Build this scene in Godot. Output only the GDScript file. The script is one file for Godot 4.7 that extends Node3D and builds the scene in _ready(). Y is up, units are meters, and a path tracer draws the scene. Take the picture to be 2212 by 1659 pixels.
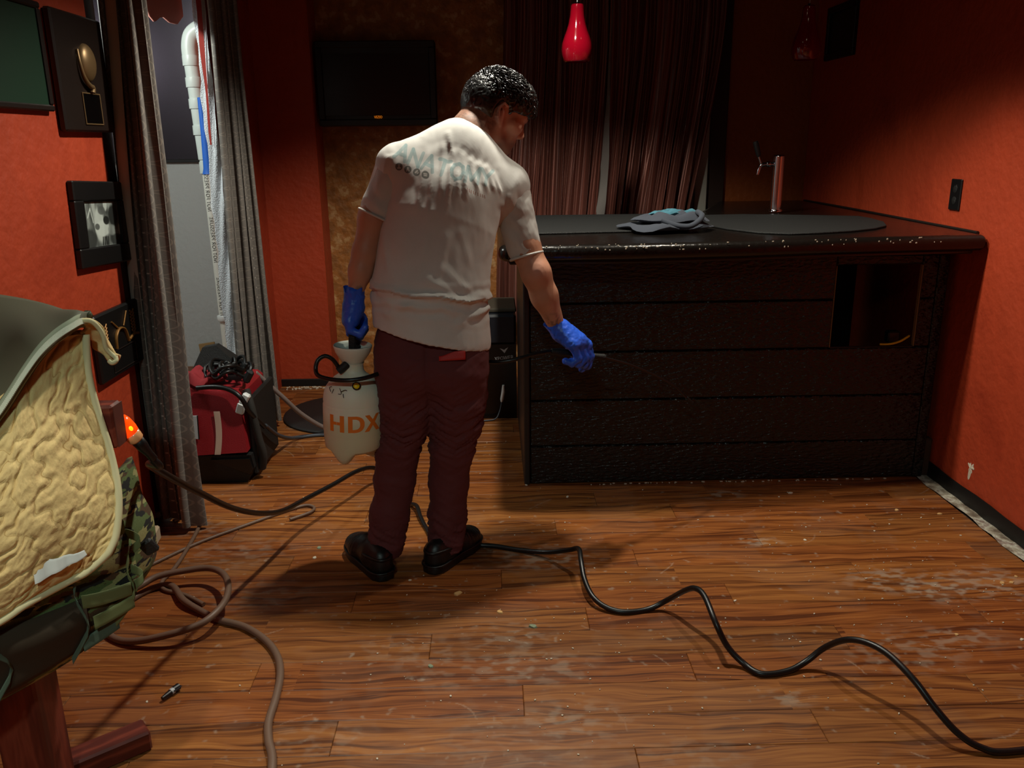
extends Node3D
# A small bar room during clean-up: a man with a pump sprayer stands before a black plank bar.
# World: metres, y up, the camera stands at x = z = 0 and looks along -z.

const HALL := 2.62          # ceiling height
const WALL_L := -1.31       # room face of the left wall
const WALL_R := 1.86        # room face of the right wall
const BACK := -5.1          # room face of the back wall

var rng := RandomNumberGenerator.new()
var M := {}                 # materials by name
var used := {}


func _ready() -> void:
	rng.seed = 7
	set_view()
	set_lights()
	make_materials()
	build_room()
	build_back_room()
	build_bar()
	build_wall_things()
	build_curtains()
	build_floor_things()
	build_stand()
	build_sprayer()
	build_person()
	build_debris()


func set_view() -> void:
	var cam := Camera3D.new()
	cam.name = "camera"
	cam.fov = rad_to_deg(2.0 * atan(829.5 / 1815.0))
	cam.near = 0.05
	cam.far = 60.0
	add_child(cam)
	cam.position = Vector3(0, 1.4, 0)
	cam.basis = Basis(Vector3.UP, deg_to_rad(-1.2)) * Basis(Vector3.RIGHT, deg_to_rad(-16.1)) * Basis(Vector3.BACK, deg_to_rad(-0.65))
	cam.current = true
	var env := Environment.new()
	env.background_mode = Environment.BG_COLOR
	env.background_color = Color(0.02, 0.02, 0.025)
	env.tonemap_mode = Environment.TONE_MAPPER_LINEAR
	env.tonemap_exposure = 1.0
	env.sdfgi_enabled = true
	env.ssao_enabled = true
	env.ssil_enabled = true
	var we := WorldEnvironment.new()
	we.name = "environment"
	we.environment = env
	add_child(we)


func set_lights() -> void:
	# unseen ceiling lamps, all out of view; the fittings are built in build_room
	unseen_lamp(Vector3(0.05, HALL - 0.06, -2.95), 4.1, Color(1.0, 0.975, 0.91), 64.0, 0.4, 0.05)  # out of view above the man, throws his shadow on the floor
	unseen_lamp(Vector3(0.95, HALL - 0.06, -2.9), 1.2, Color(1.0, 0.96, 0.88), 44.0, 0.3, 0.03)  # out of view, placed for the cord's second shadow
	unseen_lamp(Vector3(-0.35, HALL - 0.06, 0.75), 1.95, Color(0.88, 1.0, 0.97), 73.5, 0.4, 0.08)  # out of view behind the camera, placed to light the man's back
	unseen_lamp(Vector3(-0.70, HALL - 0.06, -0.72), 2.2, Color(1.0, 0.98, 0.92), 32.0, 0.6, 0.05)  # out of view, narrow cone placed to light the quilt
	# unseen light in the back room, placed to light the pipe and grey wall
	var lamp := OmniLight3D.new()
	lamp.name = "unseen_back_room_light"
	lamp.light_color = Color(0.97, 1.0, 0.97)
	lamp.light_energy = 1.3
	lamp.light_size = 0.1
	lamp.omni_range = 9.0
	lamp.omni_attenuation = 2.0
	lamp.shadow_enabled = true
	add_child(lamp)
	lamp.position = Vector3(-1.95, 2.15, -3.45)


func unseen_lamp(at: Vector3, energy: float, tint: Color, angle: float, soft: float, size: float) -> void:
	var l := SpotLight3D.new()
	l.name = "unseen_lamp"
	l.light_color = tint
	l.light_energy = energy
	l.spot_angle = angle
	l.spot_angle_attenuation = soft
	l.light_size = size
	l.spot_range = 12.0
	l.spot_attenuation = 2.0
	l.shadow_enabled = true
	add_child(l, true)
	l.position = at
	l.rotation_degrees = Vector3(-90, 0, 0)
	cans.append(at)

var cans: Array[Vector3] = []


# ---------------------------------------------------------------- naming
func numbered(called: String) -> String:
	if not used.has(called):
		used[called] = 0
		return called
	used[called] += 1
	return "%s_%03d" % [called, used[called]]


func tag(o: Node3D, label: String, category: String, group := "") -> Node3D:
	o.set_meta("label", label)
	o.set_meta("category", category)
	if group:
		o.set_meta("group", group)
	return o


func thing(called: String, label: String, category: String, at := Vector3.ZERO, group := "", turn := 0.0) -> Node3D:
	var o := Node3D.new()
	o.name = numbered(called)
	add_child(o)
	o.position = at
	o.rotation.y = turn
	return tag(o, label, category, group)


func part(parent: Node, called: String, m: Mesh, mat: Material, at := Vector3.ZERO, turn := Vector3.ZERO) -> MeshInstance3D:
	var o := MeshInstance3D.new()
	o.name = numbered(called) if parent == self else called
	o.mesh = m
	o.material_override = mat
	o.cast_shadow = GeometryInstance3D.SHADOW_CASTING_SETTING_ON
	parent.add_child(o, true)
	o.position = at
	o.rotation = turn
	return o


func struct(called: String, m: Mesh, mat: Material, at := Vector3.ZERO, parent: Node = self) -> MeshInstance3D:
	var o := part(parent, called, m, mat, at)
	o.set_meta("kind", "structure")
	return o


# ---------------------------------------------------------------- meshes
# Godot's front faces run clockwise: the normal of (a, b, c) is (c - a) x (b - a).
func build(v: PackedVector3Array, idx: PackedInt32Array, uv := PackedVector2Array(), uv2 := PackedVector2Array(), col := PackedColorArray()) -> ArrayMesh:
	var n := PackedVector3Array()
	n.resize(v.size())
	for t in range(0, idx.size(), 3):
		var a := idx[t]
		var b := idx[t + 1]
		var c := idx[t + 2]
		var k := (v[c] - v[a]).cross(v[b] - v[a])
		n[a] += k
		n[b] += k
		n[c] += k
	for i in n.size():
		n[i] = n[i].normalized()
	var arr := []
	arr.resize(Mesh.ARRAY_MAX)
	arr[Mesh.ARRAY_VERTEX] = v
	arr[Mesh.ARRAY_NORMAL] = n
	arr[Mesh.ARRAY_INDEX] = idx
	if uv.size():
		arr[Mesh.ARRAY_TEX_UV] = uv
	if uv2.size():
		arr[Mesh.ARRAY_TEX_UV2] = uv2
	if col.size():
		arr[Mesh.ARRAY_COLOR] = col
	var m := ArrayMesh.new()
	m.add_surface_from_arrays(Mesh.PRIMITIVE_TRIANGLES, arr)
	return m


# Collects faces of several simple shapes into one mesh.
class Shape:
	var v := PackedVector3Array()
	var idx := PackedInt32Array()
	var uv := PackedVector2Array()

	func quad(a: Vector3, b: Vector3, c: Vector3, d: Vector3, out: Vector3) -> void:
		face([a, b, c, d], out)

	func face(p: Array, out: Vector3) -> void:
		var k: Vector3 = (p[2] - p[0]).cross(p[1] - p[0])
		if k.length_squared() < 1e-16 and p.size() > 3:
			k = (p[3] - p[0]).cross(p[2] - p[0])
		if k.dot(out) < 0.0:
			p.reverse()
		var s := v.size()
		for q: Vector3 in p:
			v.append(q)
			uv.append(Vector2(q.x + q.z * 0.31, q.y + q.z * 0.77))
		for i in range(1, p.size() - 1):
			idx.append_array([s, s + i, s + i + 1])

	# a box with chamfered edges
	func box(c: Vector3, size: Vector3, b := 0.004, basis := Basis.IDENTITY) -> void:
		var h := size * 0.5
		b = minf(b, minf(h.x, minf(h.y, h.z)) * 0.9)
		var at := func(sx: float, sy: float, sz: float, ax: int) -> Vector3:
			var p := Vector3(sx * (h.x - b), sy * (h.y - b), sz * (h.z - b))
			p[ax] = [sx * h.x, sy * h.y, sz * h.z][ax]
			return c + basis * p
		for ax in 3:
			var u := (ax + 1) % 3
			var w := (ax + 2) % 3
			for s: float in [-1.0, 1.0]:
				var q := []
				for k: Array in [[-1.0, -1.0], [1.0, -1.0], [1.0, 1.0], [-1.0, 1.0]]:
					var g := [0.0, 0.0, 0.0]
					g[ax] = s
					g[u] = k[0]
					g[w] = k[1]
					q.append(at.call(g[0], g[1], g[2], ax))
				var o := Vector3.ZERO
				o[ax] = s
				face(q, basis * o)
		for ax in 3:
			var u := (ax + 1) % 3
			var w := (ax + 2) % 3
			for su: float in [-1.0, 1.0]:
				for sw: float in [-1.0, 1.0]:
					var g1 := [0.0, 0.0, 0.0]
					g1[u] = su
					g1[w] = sw
					var g2 := g1.duplicate()
					g1[ax] = -1.0
					g2[ax] = 1.0
					var o := Vector3.ZERO
					o[u] = su
					o[w] = sw
					face([at.call(g1[0], g1[1], g1[2], u), at.call(g2[0], g2[1], g2[2], u), at.call(g2[0], g2[1], g2[2], w), at.call(g1[0], g1[1], g1[2], w)], basis * o)
		for sx: float in [-1.0, 1.0]:
			for sy: float in [-1.0, 1.0]:
				for sz: float in [-1.0, 1.0]:
					face([at.call(sx, sy, sz, 0), at.call(sx, sy, sz, 1), at.call(sx, sy, sz, 2)], basis * Vector3(sx, sy, sz))


func mesh_of(s: Shape) -> ArrayMesh:
	return build(s.v, s.idx, s.uv)


func box(size: Vector3, b := 0.004) -> ArrayMesh:
	var s := Shape.new()
	s.box(Vector3.ZERO, size, b)
	return mesh_of(s)


func box_between(lo: Vector3, hi: Vector3, b := 0.003) -> ArrayMesh:
	var s := Shape.new()
	s.box((lo + hi) * 0.5, hi - lo, b)
	return mesh_of(s)


# parametric surface: f(u, v) with u, v in 0..1
func grid(nu: int, nv: int, f: Callable, flip := false, uv_scale := Vector2.ONE, wrap := false) -> ArrayMesh:
	var v := PackedVector3Array()
	var uv := PackedVector2Array()
	for j in nv + 1:
		for i in nu + 1:
			var a := float(i) / nu
			var b := float(j) / nv
			v.append(f.call(a, b))
			uv.append(Vector2(a, b) * uv_scale)
	var idx := PackedInt32Array()
	for j in nv:
		for i in nu:
			var p := j * (nu + 1) + i
			var q := p + nu + 1
			if flip:
				idx.append_array([p, q, p + 1, p + 1, q, q + 1])
			else:
				idx.append_array([p, p + 1, q, p + 1, q + 1, q])
	var m := build(v, idx, uv)
	if wrap:
		m = sew(m, nu, nv)
	return m


# evens out the normals along the seam of a grid that closes on itself in u
func sew(m: ArrayMesh, nu: int, nv: int) -> ArrayMesh:
	var arr := m.surface_get_arrays(0)
	var n: PackedVector3Array = arr[Mesh.ARRAY_NORMAL]
	for j in nv + 1:
		var a := j * (nu + 1)
		var k := (n[a] + n[a + nu]).normalized()
		n[a] = k
		n[a + nu] = k
	arr[Mesh.ARRAY_NORMAL] = n
	var r := ArrayMesh.new()
	r.add_surface_from_arrays(Mesh.PRIMITIVE_TRIANGLES, arr)
	return r


# a sheet with thickness: the grid, its back side and its rim
func sheet(nu: int, nv: int, f: Callable, thick: float, uv_scale := Vector2.ONE) -> ArrayMesh:
	var v := PackedVector3Array()
	var uv := PackedVector2Array()
	for j in nv + 1:
		for i in nu + 1:
			v.append(f.call(float(i) / nu, float(j) / nv))
			uv.append(Vector2(float(i) / nu, float(j) / nv) * uv_scale)
	var count := v.size()
	for j in nv + 1:
		for i in nu + 1:
			var p := j * (nu + 1) + i
			var e := v[j * (nu + 1) + mini(i + 1, nu)] - v[j * (nu + 1) + maxi(i - 1, 0)]
			var g := v[mini(j + 1, nv) * (nu + 1) + i] - v[maxi(j - 1, 0) * (nu + 1) + i]
			v.append(v[p] - g.cross(e).normalized() * thick)
			uv.append(uv[p])
	var idx := PackedInt32Array()
	for j in nv:
		for i in nu:
			var p := j * (nu + 1) + i
			var q := p + nu + 1
			idx.append_array([p, p + 1, q, p + 1, q + 1, q])
			idx.append_array([count + p, count + q, count + p + 1, count + p + 1, count + q, count + q + 1])
	for i in nu:
		var b := nv * (nu + 1) + i
		idx.append_array([i, count + i, i + 1, i + 1, count + i, count + i + 1])
		idx.append_array([b, b + 1, count + b, b + 1, count + b + 1, count + b])
	for j in nv:
		var a := j * (nu + 1)
		var c := a + nu + 1
		idx.append_array([a, c, count + a, c, count + c, count + a])
		a += nu
		c += nu
		idx.append_array([a, count + a, c, c, count + a, count + c])
	return build(v, idx, uv)


func spline(p: Array, per := 6) -> Array:
	var r := []
	for i in p.size() - 1:
		var a: Vector3 = p[maxi(i - 1, 0)]
		var b: Vector3 = p[i]
		var c: Vector3 = p[i + 1]
		var d: Vector3 = p[mini(i + 2, p.size() - 1)]
		for k in per:
			r.append(b.cubic_interpolate(c, a, d, float(k) / per))
	r.append(p[-1])
	return r


# position at 0..1 along a list of points
func along(p: Array, t: float) -> Vector3:
	var k := clampf(t, 0.0, 1.0) * (p.size() - 1)
	var i := mini(int(k), p.size() - 2)
	var a: Vector3 = p[maxi(i - 1, 0)]
	var d: Vector3 = p[mini(i + 2, p.size() - 1)]
	return (p[i] as Vector3).cubic_interpolate(p[i + 1], a, d, k - i)


# a round tube along points; radius may be a number or a function of 0..1; flat squeezes it along `up`
func tube(p: Array, radius: Variant, sides := 8, closed_ends := true, flat := 1.0) -> ArrayMesh:
	var v := PackedVector3Array()
	var uv := PackedVector2Array()
	var idx := PackedInt32Array()
	var n := p.size()
	var up := Vector3.UP
	var run := 0.0
	for i in n:
		var d: Vector3 = ((p[mini(i + 1, n - 1)] as Vector3) - (p[maxi(i - 1, 0)] as Vector3)).normalized()
		if absf(d.dot(up)) > 0.98:
			up = Vector3.RIGHT if i == 0 else up
		var side := d.cross(up).normalized()
		if side.length() < 0.1:
			side = Vector3.RIGHT
		up = side.cross(d).normalized()
		var r: float = radius.call(float(i) / maxi(n - 1, 1)) if radius is Callable else float(radius)
		if i > 0:
			run += (p[i] - p[i - 1] as Vector3).length()
		for k in sides + 1:
			var a := TAU * k / sides
			v.append(p[i] + side * cos(a) * r + up * sin(a) * r * flat)
			uv.append(Vector2(float(k) / sides, run))
	for i in n - 1:
		for k in sides:
			var a := i * (sides + 1) + k
			var b := a + sides + 1
			idx.append_array([a, a + 1, b, a + 1, b + 1, b])
	if closed_ends:
		for e in 2:
			var at := 0 if e == 0 else (n - 1) * (sides + 1)
			var c := v.size()
			v.append(p[0] if e == 0 else p[n - 1])
			uv.append(Vector2.ZERO)
			for k in sides:
				v.append(v[at + k])
				uv.append(Vector2.ZERO)
			for k in sides:
				var a := c + 1 + k
				var b := c + 1 + (k + 1) % sides
				if e == 0:
					idx.append_array([c, b, a])
				else:
					idx.append_array([c, a, b])
	return sew_tube(build(v, idx, uv), n, sides)


func sew_tube(m: ArrayMesh, n: int, sides: int) -> ArrayMesh:
	return sew(m, sides, n - 1)


# a turned shape: profile of (radius, height), turned round y; wob adds to the radius as a function of the angle and height
func lathe(profile: Array, segs := 32, wob: Variant = null) -> ArrayMesh:
	var np := profile.size() - 1
	return grid(segs, np, func(u: float, w: float) -> Vector3:
		var q: Vector2 = profile[int(round(w * np))]
		var a := TAU * u
		var r := q.x
		if wob != null:
			r += wob.call(a, q.y)
		return Vector3(cos(a) * r, q.y, sin(a) * r), false, Vector2.ONE, true)


# an outline in x, z made into a slab from y0 to y1 with rounded rims
func slab(poly: Array, y0: float, y1: float, r: float, steps := 4) -> ArrayMesh:
	var n := poly.size()
	var area := 0.0
	for i in n:
		area += (poly[i] as Vector2).cross(poly[(i + 1) % n])
	if area < 0.0:
		poly = poly.duplicate()
		poly.reverse()
	var inward: Array[Vector2] = []
	for i in n:
		var a: Vector2 = (poly[i] - poly[(i + n - 1) % n]).normalized()
		var b: Vector2 = (poly[(i + 1) % n] - poly[i]).normalized()
		var na := Vector2(-a.y, a.x)
		var nb := Vector2(-b.y, b.x)
		var m := (na + nb).normalized()
		inward.append(m / maxf(0.35, m.dot(na)))
	var rings: Array[Vector2] = []      # (inset, height)
	for k in steps + 1:
		var t := PI * 0.5 * k / steps
		rings.append(Vector2(r * (1.0 - sin(t)), y0 + r * (1.0 - cos(t))))
	for k in steps + 1:
		var t := PI * 0.5 * (1.0 - float(k) / steps)
		rings.append(Vector2(r * (1.0 - sin(t)), y1 - r * (1.0 - cos(t))))
	var v := PackedVector3Array()
	var uv := PackedVector2Array()
	var idx := PackedInt32Array()
	for q in rings:
		for i in n:
			var p: Vector2 = poly[i] + inward[i] * q.x
			v.append(Vector3(p.x, q.y, p.y))
			uv.append(p)
	for k in rings.size() - 1:
		for i in n:
			var a := k * n + i
			var b := k * n + (i + 1) % n
			idx.append_array([a, b, a + n, b, b + n, a + n])
	for e in 2:
		var base := 0 if e == 0 else (rings.size() - 1) * n
		var flat := PackedVector2Array()
		for i in n:
			flat.append(Vector2(v[base + i].x, v[base + i].z))
		var t := Geometry2D.triangulate_polygon(flat)
		var s := v.size()
		for i in n:
			v.append(v[base + i])
			uv.append(flat[i])
		for k in range(0, t.size(), 3):
			var a := v[s + t[k]]
			var up := (v[s + t[k + 2]] - a).cross(v[s + t[k + 1]] - a).y > 0.0
			if up == (e == 1):
				idx.append_array([s + t[k], s + t[k + 1], s + t[k + 2]])
			else:
				idx.append_array([s + t[k], s + t[k + 2], s + t[k + 1]])
	return build(v, idx, uv)


# lettering as a mesh, bent by f if given: x runs along the line, y up, z is the depth
func letters(words: String, height: float, depth: float, f: Variant = null, bold := false) -> ArrayMesh:
	var t := TextMesh.new()
	var font := SystemFont.new()
	font.font_names = PackedStringArray(["Droid Sans"])
	var thick := FontVariation.new()
	thick.base_font = font
	thick.variation_embolden = 1.1 if bold else 0.0
	t.font = thick
	t.text = words
	t.font_size = 64
	t.pixel_size = height / 46.0
	t.depth = depth
	t.curve_step = 2.0
	var arr := t.get_mesh_arrays()
	var v: PackedVector3Array = arr[Mesh.ARRAY_VERTEX]
	if f != null:
		for i in v.size():
			v[i] = f.call(v[i])
	var idx: PackedInt32Array = arr[Mesh.ARRAY_INDEX]
	var vv := PackedVector3Array()
	var ii := PackedInt32Array()
	for i in idx.size():
		vv.append(v[idx[i]])
		ii.append(i)
	return build(vv, ii)


func ball(r: Vector3, segs := 20, rings := 12) -> ArrayMesh:
	return grid(segs, rings, func(u: float, w: float) -> Vector3:
		var a := TAU * u
		var b := PI * (w - 0.5)
		return Vector3(cos(a) * cos(b) * r.x, sin(b) * r.y, sin(a) * cos(b) * r.z), false, Vector2.ONE, true)


func smooth(a: float, b: float, x: float) -> float:
	return smoothstep(a, b, x)


func bump(x: float, w: float) -> float:
	return exp(-x * x / (w * w))


# ---------------------------------------------------------------- materials
func mat(called: String, c: Color, rough := 0.7, more := {}) -> StandardMaterial3D:
	var m := StandardMaterial3D.new()
	m.resource_name = called
	m.albedo_color = c
	m.roughness = rough
	for k: String in more:
		m.set(k, more[k])
	M[called] = m
	return m


func noise(kind: int, freq: float, seed_: int, octaves := 4) -> FastNoiseLite:
	var n := FastNoiseLite.new()
	n.noise_type = kind
	n.frequency = freq
	n.seed = seed_
	n.fractal_octaves = octaves
	return n


# a seamless noise texture, as a relief (normal) map or run through a colour ramp
func relief(freq: float, seed_: int, strength := 4.0, size := 512, kind := FastNoiseLite.TYPE_SIMPLEX_SMOOTH) -> NoiseTexture2D:
	var t := NoiseTexture2D.new()
	t.width = size
	t.height = size
	t.seamless = true
	t.as_normal_map = true
	t.bump_strength = strength
	t.noise = noise(kind, freq, seed_)
	return t


func ramp_noise(freq: float, seed_: int, stops: Array, cols: Array, size := 512, kind := FastNoiseLite.TYPE_SIMPLEX_SMOOTH) -> NoiseTexture2D:
	var t := NoiseTexture2D.new()
	t.width = size
	t.height = size
	t.seamless = true
	t.noise = noise(kind, freq, seed_, 5)
	var g := Gradient.new()
	g.offsets = PackedFloat32Array(stops)
	g.colors = PackedColorArray(cols)
	t.color_ramp = g
	return t


func tex_of(img: Image) -> ImageTexture:
	return ImageTexture.create_from_image(img)


func triplanar(m: StandardMaterial3D, scale: float, world := true) -> StandardMaterial3D:
	m.uv1_triplanar = true
	m.uv1_world_triplanar = world
	m.uv1_scale = Vector3.ONE * scale
	return m


func with_relief(m: StandardMaterial3D, t: Texture2D, k := 1.0) -> StandardMaterial3D:
	m.normal_enabled = true
	m.normal_texture = t
	m.normal_scale = k
	return m


func make_materials() -> void:
	var peel := relief(0.045, 3, 3.0)
	var fine := relief(0.12, 5, 3.0)
	var orange := mat("orange_paint", Color(0.665, 0.24, 0.12), 0.55)
	orange.albedo_texture = ramp_noise(0.004, 31, [0.0, 0.45, 0.62, 1.0], [Color(0.90, 0.86, 0.84), Color(1, 1, 1), Color(0.97, 0.97, 0.97), Color(1, 1, 1)], 512)
	triplanar(with_relief(orange, peel, 0.35), 0.9)
	var gold := mat("gold_plaster", Color.WHITE, 0.6)
	gold.albedo_texture = ramp_noise(0.012, 11, [0.0, 0.40, 0.52, 0.66, 0.74, 1.0], [Color(0.50, 0.32, 0.15), Color(0.57, 0.365, 0.17), Color(0.63, 0.40, 0.18), Color(0.60, 0.39, 0.19), Color(0.68, 0.50, 0.30), Color(0.74, 0.60, 0.44)], 1024)
	triplanar(with_relief(gold, peel, 0.8), 0.8)
	var amber := mat("amber_plaster", Color(0.58, 0.30, 0.10), 0.6)
	triplanar(with_relief(amber, peel, 0.4), 0.9)
	triplanar(with_relief(mat("grey_wall", Color(0.72, 0.74, 0.73), 0.8), peel, 0.4), 1.0)
	triplanar(with_relief(mat("dark_ceiling", Color(0.07, 0.055, 0.05), 0.9), peel, 0.6), 1.0)
	triplanar(with_relief(mat("subfloor", Color(0.30, 0.22, 0.16), 0.9), peel, 1.0), 1.0)
	var conc := mat("concrete_edge", Color.WHITE, 0.95)
	conc.albedo_texture = ramp_noise(0.03, 23, [0.2, 0.5, 0.6, 0.8], [Color(0.42, 0.36, 0.30), Color(0.66, 0.63, 0.56), Color(0.75, 0.74, 0.68), Color(0.50, 0.42, 0.38)], 256)
	triplanar(with_relief(conc, fine, 1.0), 1.4)
	mat("cove_black", Color(0.05, 0.045, 0.045), 0.5)
	mat("drywall", Color(0.86, 0.88, 0.90), 0.95)
	triplanar(with_relief(M.drywall, fine, 1.2), 2.0)
	mat("torn_red", Color(0.62, 0.18, 0.14), 0.8)
	mat("torn_pink", Color(0.72, 0.48, 0.44), 0.9)
	# black painted wood of the bar: brush and grain relief stretched along the planks
	var blackwood := mat("black_plank", Color(0.070, 0.070, 0.055), 0.30)
	blackwood.uv1_scale = Vector3(1.1, 4.0, 1)
	blackwood.metallic_specular = 0.5
	with_relief(blackwood, relief(0.018, 41, 11.0, 1024), 1.0)
	mat("black_edge", Color(0.12, 0.10, 0.09), 0.4)
	mat("counter_top", Color(0.085, 0.07, 0.06), 0.22)
	triplanar(with_relief(M.counter_top, peel, 0.3), 1.5)
	triplanar(with_relief(mat("rubber_mat", Color(0.055, 0.06, 0.057), 0.75), fine, 1.0), 3.0)
	mat("black_plastic", Color(0.045, 0.045, 0.05), 0.4)
	triplanar(with_relief(mat("matte_black", Color(0.07, 0.068, 0.065), 0.65), fine, 0.5), 3.0)
	mat("screen", Color(0.012, 0.012, 0.014), 0.25)
	mat("orange_logo", Color(0.95, 0.55, 0.12), 0.4, {"emission_enabled": true, "emission": Color(1.0, 0.55, 0.1), "emission_energy_multiplier": 0.55})
	mat("chrome", Color(0.80, 0.80, 0.82), 0.12, {"metallic": 1.0})
	mat("dark_steel", Color(0.25, 0.25, 0.26), 0.3, {"metallic": 1.0})
	mat("red_glass", Color(0.46, 0.02, 0.085), 0.08, {"clearcoat_enabled": true, "clearcoat": 1.0, "clearcoat_roughness": 0.03})
	mat("pvc", Color(0.80, 0.84, 0.82), 0.35)
	mat("pvc_pipe", Color(0.86, 0.86, 0.82), 0.35)
	mat("print_black", Color(0.10, 0.10, 0.10), 0.6)
	mat("blue_sleeve", Color(0.13, 0.40, 0.80), 0.45)
	mat("red_shell", Color(0.56, 0.10, 0.13), 0.5)
	triplanar(with_relief(M.red_shell, fine, 0.3), 3.0)
	mat("red_cloth", Color(0.52, 0.09, 0.12), 0.85)
	mat("white_plastic", Color(0.85, 0.86, 0.85), 0.4)
	mat("tape_beige", Color(0.74, 0.62, 0.55), 0.8)
	mat("tan_board", Color(0.62, 0.50, 0.32), 0.85)
	mat("cord_black", Color(0.055, 0.055, 0.055), 0.38)
	mat("hose_taupe", Color(0.42, 0.33, 0.27), 0.5)
	mat("tube_grey", Color(0.50, 0.45, 0.43), 0.45)
	mat("cord_slate", Color(0.25, 0.27, 0.30), 0.45)
	mat("yellow_cord", Color(0.80, 0.66, 0.05), 0.5)
	mat("yellow_valve", Color(0.92, 0.80, 0.05), 0.4)
	mat("pale_steel", Color(0.68, 0.69, 0.70), 0.45)
	mat("tag_white", Color(0.80, 0.82, 0.80), 0.35)
	mat("photo_black", Color(0.035, 0.032, 0.032), 0.45)
	mat("plaque_wood", Color(0.10, 0.062, 0.045), 0.4)
	mat("bronze", Color(0.50, 0.40, 0.27), 0.4, {"metallic": 0.6})
	mat("dull_gold", Color(0.52, 0.36, 0.16), 0.45, {"metallic": 0.4})
	mat("green_board", Color(0.04, 0.17, 0.10), 0.5)
	mat("lamp_orange", Color(1.0, 0.35, 0.05), 0.25, {"emission_enabled": true, "emission": Color(1.0, 0.26, 0.02), "emission_energy_multiplier": 0.8})
	mat("lamp_core", Color(1.0, 0.7, 0.1), 0.25, {"emission_enabled": true, "emission": Color(1.0, 0.6, 0.05), "emission_energy_multiplier": 2.2})
	mat("clear_amber", Color(0.86, 0.62, 0.42), 0.2)
	mat("bulb", Color(1, 1, 1), 0.3, {"emission_enabled": true, "emission": Color(1.0, 0.92, 0.78), "emission_energy_multiplier": 2.0})
	mat("unseen_lamp_face", Color(1, 1, 1), 0.3, {"emission_enabled": true, "emission": Color(0.98, 0.98, 1.0), "emission_energy_multiplier": 6.0})  # glowing face of the unseen back room lamp
	mat("chip_white", Color(0.80, 0.76, 0.68), 0.9)
	mat("chip_tan", Color(0.78, 0.62, 0.40), 0.9)
	mat("chip_green", Color(0.50, 0.55, 0.45), 0.8)
	make_wood()
	make_dirt()
	make_cloths()


# laminate floor: streaked brown and red-brown grain; u runs 2 m along the plank, v 1 m across it
func make_wood() -> void:
	var w := 2048
	var h := 1024
	var warp := noise(FastNoiseLite.TYPE_SIMPLEX_SMOOTH, 1.0, 51, 3)
	var broad := noise(FastNoiseLite.TYPE_SIMPLEX_SMOOTH, 1.0, 52, 2)
	var fibre := noise(FastNoiseLite.TYPE_SIMPLEX, 1.0, 53, 2)
	var data := PackedByteArray()
	data.resize(w * h * 3)
	var low := Color(0.35, 0.19, 0.08)
	var mid := Color(0.545, 0.33, 0.155)
	var high := Color(0.63, 0.41, 0.205)
	for y in h:
		var py := float(y) / h
		for x in w:
			var px := 2.0 * x / w
			var wy := py + 0.030 * warp.get_noise_2d(px * 1.5, py * 5.0)
			var s := broad.get_noise_2d(px * 1.1, wy * 26.0) * 0.8
			var f := fibre.get_noise_2d(px * 4.0, wy * 170.0)
			var r := sin((wy * 34.0 + 2.2 * s) * TAU) * 0.25
			var t := 0.55 + 0.55 * s + 0.24 * f + r * 0.5
			var dark := clampf((broad.get_noise_2d(px * 0.9 + 40.0, wy * 40.0) - 0.26) * 3.4, 0.0, 1.0)
			t = clampf(t - dark * 0.7, 0.0, 1.0)
			var c := low.lerp(mid, t / 0.55) if t < 0.55 else mid.lerp(high, (t - 0.55) / 0.45)
			var k := (y * w + x) * 3
			data[k] = int(c.r * 255.0)
			data[k + 1] = int(c.g * 255.0)
			data[k + 2] = int(c.b * 255.0)
	var img := Image.create_from_data(w, h, false, Image.FORMAT_RGB8, data)
	var t := tex_of(img)
	for k in 5:
		var m := mat("plank_%d" % k, [Color(0.96, 0.96, 0.96), Color(1.0, 0.95, 0.93), Color(0.90, 0.89, 0.88), Color(1.0, 0.99, 0.97), Color(0.95, 0.89, 0.87)][k], 0.40)
		m.albedo_texture = t
		m.metallic_specular = 0.45


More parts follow.
